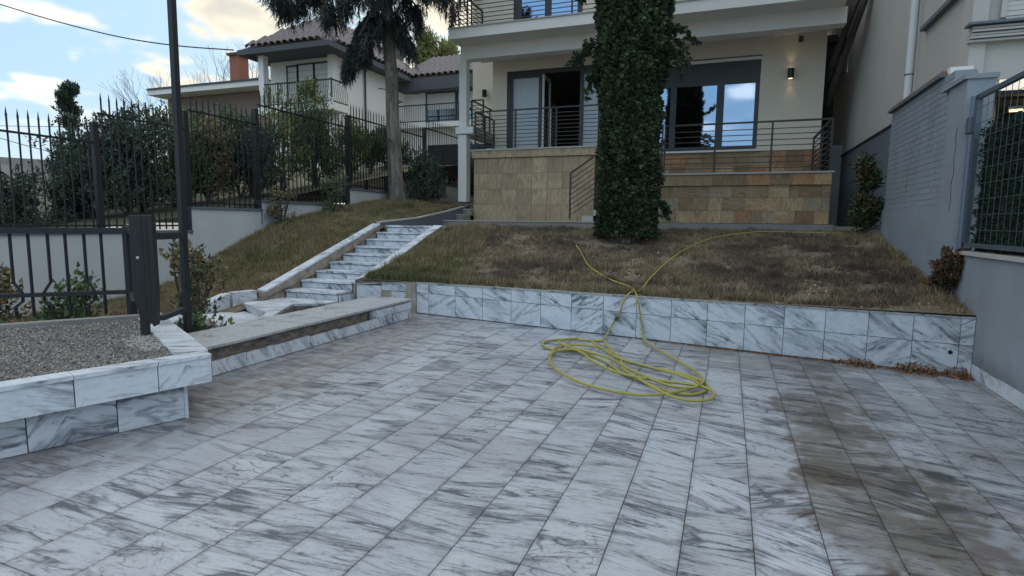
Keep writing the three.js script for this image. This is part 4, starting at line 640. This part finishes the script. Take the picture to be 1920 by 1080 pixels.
const G1 = [[0.055, 0.090, 0.038], [0.080, 0.123, 0.049], [0.043, 0.072, 0.038], [0.109, 0.160, 0.058]], G3 = [[0.109, 0.160, 0.043], [0.189, 0.217, 0.061], [0.290, 0.246, 0.080], [0.072, 0.116, 0.043]], G4 = [[0.052, 0.075, 0.052], [0.072, 0.102, 0.064], [0.041, 0.061, 0.043]], GB = [[0.116, 0.109, 0.055], [0.189, 0.138, 0.065], [0.072, 0.090, 0.043], [0.246, 0.160, 0.072]];
// hedge shrubs behind the fence, one by one
shrub('columnar_conifer', 'slim dark columnar conifer standing above the hedge at the left', 'conifer', -12.5, 1.5, -8.0, .62, 2.75, .62, 2600, G4, { taper: true, lobes: 22, low: .05, geo: LEAF.small });
const HS = [
  [-9.5, -6.9, .8, 1.35, .6, G4, 'low dark shrub in front of the hedge between fence post and tall pole'], [-9.4, -8.4, .7, 1.3, .6, GB, 'low brownish shrub at the foot of the hedge right of the tall pole'], [-9.3, -9.4, .7, 1.3, .6, G4, 'low dark shrub behind the third fence panel'], [-11.2, -7.9, 1.2, 1.45, .9, G4, 'broad dark bush at the back of the hedge left of the tall pole'], [-11.4, -10.4, 1.2, 1.45, .9, G1, 'broad bush at the back of the hedge below the annex'],
  [-9.9, -6.55, .75, 1.35, .7, G4, 'dark shrub right behind the fence post below the columnar conifer'], [-9.7, -7.25, .85, 1.5, .75, G4, 'dense dark green shrub left of the tall pole'], [-9.7, -7.95, .85, 1.55, .7, G1, 'dark shrub rising straight behind the tall pole'],
  [-9.8, -8.75, .85, 1.45, .8, GB, 'brownish thinning shrub just right of the tall pole'], [-9.7, -9.5, .85, 1.5, .8, G1, 'shrub with dark leaves below the brick chimney'], [-9.5, -10.5, .7, 2.0, .7, G3, 'yellow green sprouting shrub below the wrought iron balcony'],
  [-9.35, -11.4, .5, 2.35, .5, G3, 'tallest yellowing shrub with upright shoots below the shuttered balcony'], [-9.0, -11.1, .7, 1.55, .6, G1, 'fresh green bushy shrub low behind the fence'], [-9.1, -12.5, .7, 1.2, .7, G3, 'light green shrub behind the fence left of the spruce trunk'],
  [-9.3, -13.7, .7, 1.0, .7, G1, 'dark shrub behind the fence at the spruce trunk'], [-10.2, -15.8, 1.0, 1.1, .9, G4, 'broad dark shrub below the neighbouring terrace']];
for (const [x, z, rx, h, rz, pal, label] of HS) shrub('hedge_shrub', label, 'shrub', x, gardenH(x, z) + .05, z, rx, h, rz, 760, pal, { lobes: 20, minX: -8.46, low: .06, geo: LEAF.small2 });
shrub('clipped_hedge', 'low dark clipped hedge behind the left end of the spear fence', 'hedge', -10.1, .85, -5.2, .7, 1.2, 1.5, 2600, G4, { lobes: 26, geo: LEAF.small, low: .1 });
shrub('clipped_hedge', 'dark block of hedge behind the fence below the columnar conifer', 'hedge', -10.4, .95, -6.6, .5, 1.4, .5, 1500, G4, { lobes: 20, geo: LEAF.small, low: .1 });
shrub('garden_shrub', 'loose thin shrub in front of the fence left of the spruce trunk', 'shrub', -8.0, 1.5, -10.3, .4, .8, .6, 130, G1, { stems: 10, lobes: 14, geo: LEAF.small });
shrub('garden_shrub', 'thin bare reddish shrub against the white wall', 'shrub', -8.05, 1.15, -8.9, .3, .8, .4, 130, GB, { geo: LEAF.small });
shrub('garden_shrub', 'dark evergreen shrub right of the spruce trunk', 'shrub', -7.6, 1.85, -13.6, .55, 1.35, .5, 480, G4, { stems: 12, lobes: 22, geo: LEAF.small2 });
shrub('garden_shrub', 'second dark shrub by the porch column', 'shrub', -8.0, 1.9, -14.6, .5, 1.3, .5, 420, G4, { stems: 12, lobes: 20, geo: LEAF.small2 });
shrub('rose_bush', 'straggly rose bush by the landing steps beside the tall pole', 'rose bush', -5.35, .12, -4.55, .38, .85, .3, 110, GB, { geo: LEAF.rose, stems: 9 });
shrub('rose_bush', 'thin rose bush behind the lock post', 'rose bush', -5.9, .2, -4.9, .3, .8, .3, 80, GB, { geo: LEAF.rose, stems: 8 });
const rb = shrub('rose_bush', 'rose bush with a red bloom behind the left end of the railing', 'rose bush', -7.35, .1, -3.75, .4, .9, .3, 150, GB, { geo: LEAF.rose, stems: 9 });
{ const r = rng(7), gs = []; for (let i = 0; i < 9; i++) { const g = leafGeo(.05, .05, .5); g.rotateX(-.5 - .1 * i); g.rotateY(i * 2.4); g.translate(.05, .62, .12); gs.push(g.toNonIndexed()); } part('bloom', gs, std([.36, .02, .03], .6, { side: THREE.DoubleSide }), rb); }
shrub('rose_bush', 'leafy rose bush low behind the railing bars', 'rose bush', -6.5, .1, -4.0, .35, .6, .3, 170, G1, { geo: LEAF.rose, stems: 7 });
shrub('weed', 'small weed growing at the back edge of the low wall', 'weed', -4.72, .1, -3.98, .16, .3, .14, 60, G1, { geo: LEAF.rose, stems: 4 });
shrub('wall_plant', 'green and rusty leaved climbing plant by the end of the brick wall', 'plant', 2.16, 1.27, -11.15, .26, 1.15, .24, 420, [[.05, .075, .022], [.08, .10, .03], [.10, .05, .02], [.03, .05, .018]], { stems: 7 });
shrub('dry_creeper', 'dry reddish creeper hanging on the grey wall below the fence corner', 'creeper', 2.33, .55, -7.70, .15, .60, .42, 1100, [[.10, .045, .022], [.14, .075, .035], [.06, .035, .02], [.045, .05, .022]], { geo: LEAF.small, stems: 8, lobes: 24 });
{ // artificial hedge panel behind the wire
  const r = rng(121), h = thing('artificial_hedge', 'dark green artificial hedge screen behind the wire mesh', 'hedge screen'); part('backing', box(2.50, 1.16, -7.58, 2.53, 2.46, -4.4), std([.012, .022, .014], .9), h);
  scatter('foliage', LEAF.small, M.leaf, 5200, h, () => ({ p: [2.485 + .02 * r(), lerp(1.18, 2.47, r()), lerp(-7.56, -4.42, r())], r: [r() * 3, r() * 6, r() * 3], s: .5 + .3 * r(), c: [.008 + .01 * r(), .02 + .018 * r(), .012 + .006 * r()] }));
}
// ivy clad trunk in front of the villa
{
  const t = thing('ivy_tree', 'thick tree trunk wholly clad in dark ivy in front of the villa', 'tree', [-1.66, 1.19, -10.1]), r = rng(131);
  part('trunk', new THREE.CylinderGeometry(.24, .34, 8.4, 14, 6).translate(0, 4.1, 0), M.bark, t);
  const R = (y, a) => { const b = y < .3 ? lerp(.60, .585, y / .3) : y < 2.3 ? lerp(.575, .585, (y - .35) / 1.95) : y < 3.1 ? lerp(.585, .70, (y - 2.3) / .8) : lerp(.70, .66, Math.min(1, (y - 3.1) / 1.2)); return (b - .09) * (.92 + .26 * fbm(a * 1.6 + 3, y * 1.7, 4)); };
  const core = new THREE.CylinderGeometry(1, 1, 8.3, 30, 60, true), p = core.attributes.position; for (let i = 0; i < p.count; i++) { const a = Math.atan2(p.getZ(i), p.getX(i)), y = p.getY(i) + 4.15, q = R(y, Math.abs(a)) * .86; p.setXYZ(i, Math.cos(a) * q, y, Math.sin(a) * q); } core.computeVertexNormals();
  part('ivy_mass', core, std([.014, .022, .012], 1), t).userData.kind = 'stuff';
  const pal = [[.014, .026, .011], [.03, .05, .019], [.02, .034, .014], [.055, .078, .03], [.045, .048, .024]];
  scatter('ivy_leaves', LEAF.ivy, M.leaf, 34000, t, () => { const a = r() * 6.283, y = .02 + r() * 8.2, q = R(y, Math.abs(a > Math.PI ? a - 6.283 : a)) * (.86 + .22 * Math.pow(r(), 1.5)) + (y < .15 ? .06 * r() : 0); const c = pal[Math.floor(r() * 5)], b = 1.4 * (.45 + .95 * r()) * (.75 + .7 * sst(-.3, .4, fbm(a * 2.5, y * 2.2, 3))); return { p: [Math.cos(a) * q, y, Math.sin(a) * q], r: [1.9 + (r() - .5) * 1.1, Math.PI / 2 - a + (r() - .5) * 1.5, (r() - .5) * 1.1], s: .6 + .45 * r(), c: c.map(v => v * b) }; });
  // loose hanging shoots
  for (const [x, y, dx, dy] of [[.60, 3.25, .34, -.55], [.58, 3.35, .46, -.32], [.6, 3.0, .26, -.4], [-.62, 3.1, -.38, -.2], [-.6, 3.25, -.28, -.35], [.6, 4.05, .42, .3], [-.62, 4.1, -.25, -.2], [-.56, 2.75, -.16, -.45], [.56, .6, .14, -.3]]) {
    const g = new THREE.Group(); g.name = 'hanging_shoot'; t.add(g); part('stem', tube([[x * .8, y, .2], [x + dx * .6, y + dy * .25, .25], [x + dx, y + dy, .25]], .008, 10, 4), M.twig, g);
    scatter('leaves', LEAF.ivy, M.leaf, 46, g, () => { const k = r(); return { p: [lerp(x, x + dx, k) + (r() - .5) * .09, y + dy * k * k + (r() - .5) * .1, .23 + (r() - .5) * .08], r: [1.9 + (r() - .5), r() * 6.28, (r() - .5)], s: .7 + .5 * r(), c: [.022, .042, .016].map(v => v * (.6 + .8 * r())) }; }); }
}
// spruce with bare lower trunk and drooping boughs
{
  const B = [-7.9, 1.92, -12.75], t = thing('spruce_tree', 'old spruce with bare lower trunk and drooping dark boughs beside the path', 'tree', B), r = rng(141);
  const g = new THREE.CylinderGeometry(.05, .19, 13, 14, 40), p = g.attributes.position; for (let i = 0; i < p.count; i++) { const y = p.getY(i) + 6.5, k = 1 + .10 * noise(Math.atan2(p.getZ(i), p.getX(i)) * 2, y * 3) + .35 * Math.exp(-y * 4); p.setXYZ(i, p.getX(i) * k - .045 * y + .04 * noise(y * .8, 3), y - .12, p.getZ(i) * k); } g.computeVertexNormals(); part('trunk', g, M.bark, t);
  for (let i = 0; i < 16; i++) { const y = .8 + r() * 3.2, a = r() * 6.28; part('stub', bar([-.045 * y, y, 0], [-.045 * y + Math.cos(a) * .32, y + .04, Math.sin(a) * .32], .03, .012, 5), M.twig, t); }
  const rt = [Math.cos(.358), -Math.sin(.358)];
  const pal = [[.05, .062, .058], [.062, .076, .07], [.04, .052, .05], [.08, .085, .07]];
  const bough = (y, ang, len, droop, N, curl = .25) => {
    const d = [Math.cos(ang), Math.sin(ang)], C = new THREE.CatmullRomCurve3([0, .3, .6, .85, 1].map((s, i) => new THREE.Vector3(-.045 * y + d[0] * len * s, y + [0, -.06, -.32, -.75, -1 + curl][i] * droop, d[1] * len * s)));
    const b = new THREE.Group(); b.name = 'bough'; t.add(b); part('branch', new THREE.TubeGeometry(C, 14, .022, 5), M.twig, b);
    scatter('needles', LEAF.needles, M.leaf, N, b, () => { const s = .16 + .84 * Math.pow(r(), .75), q = C.getPoint(s), w = .34 * Math.sin(Math.min(1, s * 1.3) * 2.6) + .08, o = (r() - .5) * 2 * w, c = pal[Math.floor(r() * 4)], k = .7 + .6 * r(), hang = r() * r() * .5; return { p: [q.x - d[1] * o, q.y - Math.abs(o) * .35 - hang, q.z + d[0] * o], r: [(r() - .5) * .7, r() * 6.28, (r() - .5) * .7], s: .8 + .6 * r(), c: c.map(v => v * k) }; });
  };
  const A = a => Math.atan2(rt[1], rt[0]) + a;   // 0 = towards the villa, PI = away to the left
  bough(4.7, A(Math.PI), 1.05, 1.15, 300, .0); bough(4.9, A(Math.PI + .45), .85, .95, 170, .0); bough(5.3, A(Math.PI - .35), 1.5, .8, 170, .2); bough(5.6, A(Math.PI + .15), 2.9, .75, 240, .4); bough(5.8, A(Math.PI - .1), 2.1, .5, 170, .4); bough(4.6, A(.1), .62, .75, 120, .1); bough(5.2, A(-.3), .85, .5, 110); bough(5.6, A(.35), 1.35, .35, 150, .3); bough(4.6, A(2.3), .85, .8, 140, 0); bough(5.1, A(-1.6), 1.0, .7, 120); bough(5.4, A(1.5), 1.2, .7, 120);
  for (let i = 0; i < 26; i++) { const y = 5.4 + i * .26; bough(y, i * 2.4 + r(), Math.max(.5, 2.7 - i * .085) * (.75 + .4 * r()), .7, 80, .4); }
}
// bare tree behind the annex, pale tree behind the house wing
{
  const t = thing('bare_tree', 'leafless tree with fine rising twigs behind the flat roofed annex', 'tree', [-31, 5.0, -28]), r = rng(151), gs = [];
  const grow = (p, d, l, w, n) => { const e = [p[0] + d[0] * l, p[1] + d[1] * l, p[2] + d[2] * l]; gs.push(bar(p, e, w, w * .65, 5)); if (n <= 0) return; const k = n > 3 ? 3 : 2 + (r() < .45); for (let i = 0; i < k; i++) { let q = [d[0] + (r() - .5) * 1.15, d[1] + (r() - .15) * .5, d[2] + (r() - .5) * 1.15]; const m = Math.hypot(...q); grow(e, q.map(v => v / m), l * (.66 + .2 * r()), w * .62, n - 1); } };
  for (const [x, d] of [[0, [-.35, .9, 0]], [1.4, [.1, 1, .1]], [2.7, [.3, .95, 0]], [-1.4, [-.6, .75, .1]]]) grow([x, -1, 0], d, 2.2, .10, 5); part('branches', gs, M.twig, t);
  shrub('pale_tree', 'pale yellow green tree with hanging sprays behind the white house wing', 'tree', -21.4, 5, -40, 2.9, 10.6, 2.5, 3200, [[.20, .20, .075], [.26, .25, .10], [.15, .17, .06]], { lobes: 26, geo: sprig(6, .6, .34, .12, 77), low: .55 });
}
// lawn grass and fallen leaves
{
  const r = rng(161), straw = [.36, .275, .15], olive = [.21, .175, .08], green = [.13, .13, .05], brown = [.20, .14, .092], dark = [.11, .08, .058];
  const pick = (x, z, bias) => { const n = fbm(x * .9 + 4, z * .9, 3) + bias, k = n + (r() - .5) * .7; return k > .46 ? green : k > .16 ? olive : k > -.12 ? straw : k > -.4 ? brown : dark; };
  const gm = std([1, 1, 1], .9, { side: THREE.DoubleSide });
  scatter('grass', LEAF.grass, gm, 62000, null, () => { const x = lerp(-4.80, 2.32, r()), z = lerp(-12.4, -6.97, Math.pow(r(), .85)); const edge = sst(-2.6, -4.6, x - .35 * (z + 7)), n = fbm(x * 1.3, z * 1.3, 3); if (r() > .30 + edge * .65 + n * 1.1 + .3 * sst(-7.35, -7.0, z) * sst(0, -3, x)) return null; const c = pick(x, z, -.34 + .74 * edge + .25 * sst(-7.6, -7.0, z) * sst(.5, -3, x)), b = .7 + .6 * r(); return { p: [x, midH(x, z) - .006, z], r: [(r() - .5) * .5, r() * 6.28, (r() - .5) * .5], s: (.55 + .8 * r()) * (.8 + .8 * edge) * (1 + .8 * sst(.05, .4, fbm(x * 3.5, z * 3.5, 2))), c: c.map(v => v * b) }; });
  scatter('grass', LEAF.grass, gm, 52000, null, () => { const x = lerp(-8.25, -6.18, r()), z = lerp(-14.2, -4.2, r()); if (z > -6.3 && x > -6.5) return null; if (z < -9.2 && x > kerbX(z) - .14) return null; const n = fbm(x * 1.3, z * 1.3, 3); if (r() > .62 + n * 1.1) return null; const c = pick(x, z, .02 + .2 * sst(-7, -8, z) - .12 * sst(-9, -11, z)), b = .7 + .6 * r(); return { p: [x, leftH(x, z) - .006, z], r: [(r() - .5) * .5, r() * 6.28, (r() - .5) * .5], s: (.7 + .9 * r()) * (1 + .7 * sst(.05, .4, fbm(x * 3.5, z * 3.5, 2))), c: c.map(v => v * b) }; });
  // longer tufts along the edges
  scatter('grass_tufts', LEAF.grass, gm, 1900, null, () => { const k = r(); let x, z, h; if (k < .45) { x = lerp(-4.85, 1.2, Math.pow(r(), 1.6)); z = -7.0 - .12 * r(); h = midH; } else if (k < .65) { x = -4.80 + .2 * r(); z = lerp(-9.3, -7.0, r()); h = midH; } else if (k < .85) { x = -8.22 + .15 * r(); z = lerp(-12.6, -6.6, r()); h = leftH; } else { x = 2.28 - .12 * r(); z = lerp(-10.8, -7.1, r()); h = midH; } if (noise(x * 3, z * 3) + (r() - .5) < -.1) return null; const c = [straw, olive, green, straw, brown][Math.floor(r() * 5)], b = .7 + .6 * r(); return { p: [x, h(x, z) - .006, z], r: [(r() - .5) * .8 + (k < .45 ? .35 : 0), k < .45 ? (r() - .5) * 1.2 : r() * 6.28, (r() - .5) * .8], s: 1.0 + .9 * r(), c: c.map(v => v * b) }; });
  const dead = sprig(1, 0, .07, .05, 17), dm = std([1, 1, 1], .85, { side: THREE.DoubleSide });
  const leafCol = () => { const k = r(); return (k < .5 ? [.23, .14, .08] : k < .8 ? [.34, .25, .165] : k < .93 ? [.46, .40, .31] : [.11, .07, .05]).map(v => v * (.7 + .5 * r())); };
  scatter('leaf_litter', dead, dm, 6500, null, () => { const x = lerp(-4.4, 2.3, r()), z = lerp(-12.4, -7.0, r()); if (fbm(x * 1.1 + 9, z * 1.1, 3) + (r() - .5) * .6 < -.02 - .1 * sst(-3, -1, x)) return null; return { p: [x, midH(x, z) + .012 + .012 * r(), z], r: [Math.PI / 2 + (r() - .5) * .9, r() * 6.28, (r() - .5) * .8], s: .55 + .95 * r() * r(), c: leafCol() }; });
  scatter('leaf_litter', dead, dm, 2600, null, () => { const x = lerp(-1.0, 2.33, Math.pow(r(), .55)), pile = sst(.8, 1.7, x) * sst(-.1, .45, fbm(x * 3.1 + 2, 4.4, 3) + .22) + .18, d = Math.pow(r(), 1.5), z = -6.905 + d * (.03 + .13 * pile); return { p: [x, floorY(x) + .005 + r() * (1 - d) * .085 * pile, z], r: [Math.PI / 2 + (r() - .5) * 1.6, r() * 6.28, (r() - .5) * 1.6], s: .22 + .38 * r(), c: leafCol().map((v, i) => v * [.72, .52, .38][i]) }; });
}
// ---------------------------------------------------------------- yellow hose
{
  const h = thing('garden_hose', 'long yellow garden hose coiled on the tiles with ends up on the lawn', 'hose'), R = .0126, RL = .0105;
  const F = (a, l = 0) => a.map(([x, z], i) => [x, floorY(x) + R + .002 + (Array.isArray(l) ? l[i] : l), z]);
  const lawnPts = a => a.map(([x, z]) => [x, midH(x, z) + .05, z]);
  const l1 = [[-1.3, -6.5], [-1.40, -6.43], [-1.58, -6.39], [-1.8, -6.23], [-1.87, -6.0], [-1.76, -5.8], [-1.6, -5.75], [-1.41, -5.82], [-1.23, -5.68], [-1.02, -5.46], [-.84, -5.17], [-.66, -5.02], [-.48, -4.87], [-.33, -4.79], [-.2, -4.84], [-.11, -5.02], [-.12, -5.23], [-.25, -5.39], [-.4, -5.48], [-.64, -5.55], [-.89, -5.68], [-1.11, -5.92], [-1.35, -6.06], [-1.53, -6.0], [-1.64, -5.8], [-1.62, -5.48], [-1.51, -5.11], [-1.36, -4.87], [-1.14, -4.66], [-.95, -4.56], [-.77, -4.52], [-.58, -4.54], [-.43, -4.65], [-.28, -4.85], [-.18, -5.05], [-.14, -5.25], [-.27, -5.63], [-.52, -6.05], [-.76, -6.49], [-.88, -6.84]];
  const l2 = [[-1.26, -6.38], [-1.12, -6.01], [-.95, -5.64], [-.84, -5.24], [-.66, -4.98], [-.47, -4.73], [-.33, -4.6], [-.2, -4.58], [-.09, -4.66], [-.04, -4.8], [-.08, -4.97], [-.18, -5.04], [-.37, -5.04], [-.57, -5.03], [-.79, -5.07], [-.96, -5.17], [-1.16, -5.38], [-1.33, -5.66], [-1.47, -5.78], [-1.6, -5.62], [-1.61, -5.4]];
  part('coil', tube(F(l1, l1.map((_, i) => i > 20 ? .024 : .004)), R, 320, 8), M.hose, h);
  part('coil', tube(F(l2, .026), R, 180, 8), M.hose, h);
  part('coil', tube(F([[-1.55, -6.3], [-1.7, -6.08], [-1.58, -5.86], [-1.3, -5.72], [-1.02, -5.52], [-.78, -5.22], [-.55, -4.98], [-.36, -4.86], [-.2, -4.92], [-.19, -5.1], [-.38, -5.28], [-.66, -5.42], [-.95, -5.6], [-1.2, -5.95], [-1.36, -6.2]], .04), R, 130, 8), M.hose, h);
  part('hose_run', tube([[-1.3, floorY(-1.3) + .02, -6.5], [-1.31, .09, -6.82], [-1.285, .16, -6.895], [-1.19, .33, -6.895], [-1.14, .49, -6.90], [-1.08, .585, -6.95], [-.99, .60, -7.04], ...lawnPts([[-.93, -7.6], [-.80, -8.6], [-.62, -9.4], [-.2, -10.4], [.5, -10.9], [1.2, -11.0], [1.75, -11.05], [2.02, -11.35]]), [2.1, 1.5, -11.6]], RL, 160, 8), M.hose, h);
  part('hose_run', tube([[-.88, .0, -6.84], [-.90, .12, -6.895], [-.935, .32, -6.895], [-.975, .52, -6.895], [-1.02, .60, -6.97], ...lawnPts([[-1.12, -7.15], [-1.42, -7.5], [-1.85, -8.1], [-2.15, -8.8], [-2.3, -9.1]])], RL, 110, 8), M.hose, h);
  part('connector', bar([-1.232, .245, -6.89], [-1.212, .29, -6.89], .038, .034, 10), std([.03, .09, .035], .5), h);
  part('tie', new THREE.TorusGeometry(.045, .008, 6, 14).rotateX(1.2).translate(-1.03, .60, -6.98), std([.12, .13, .03], .6), h);
}

renderer.render(scene, camera);
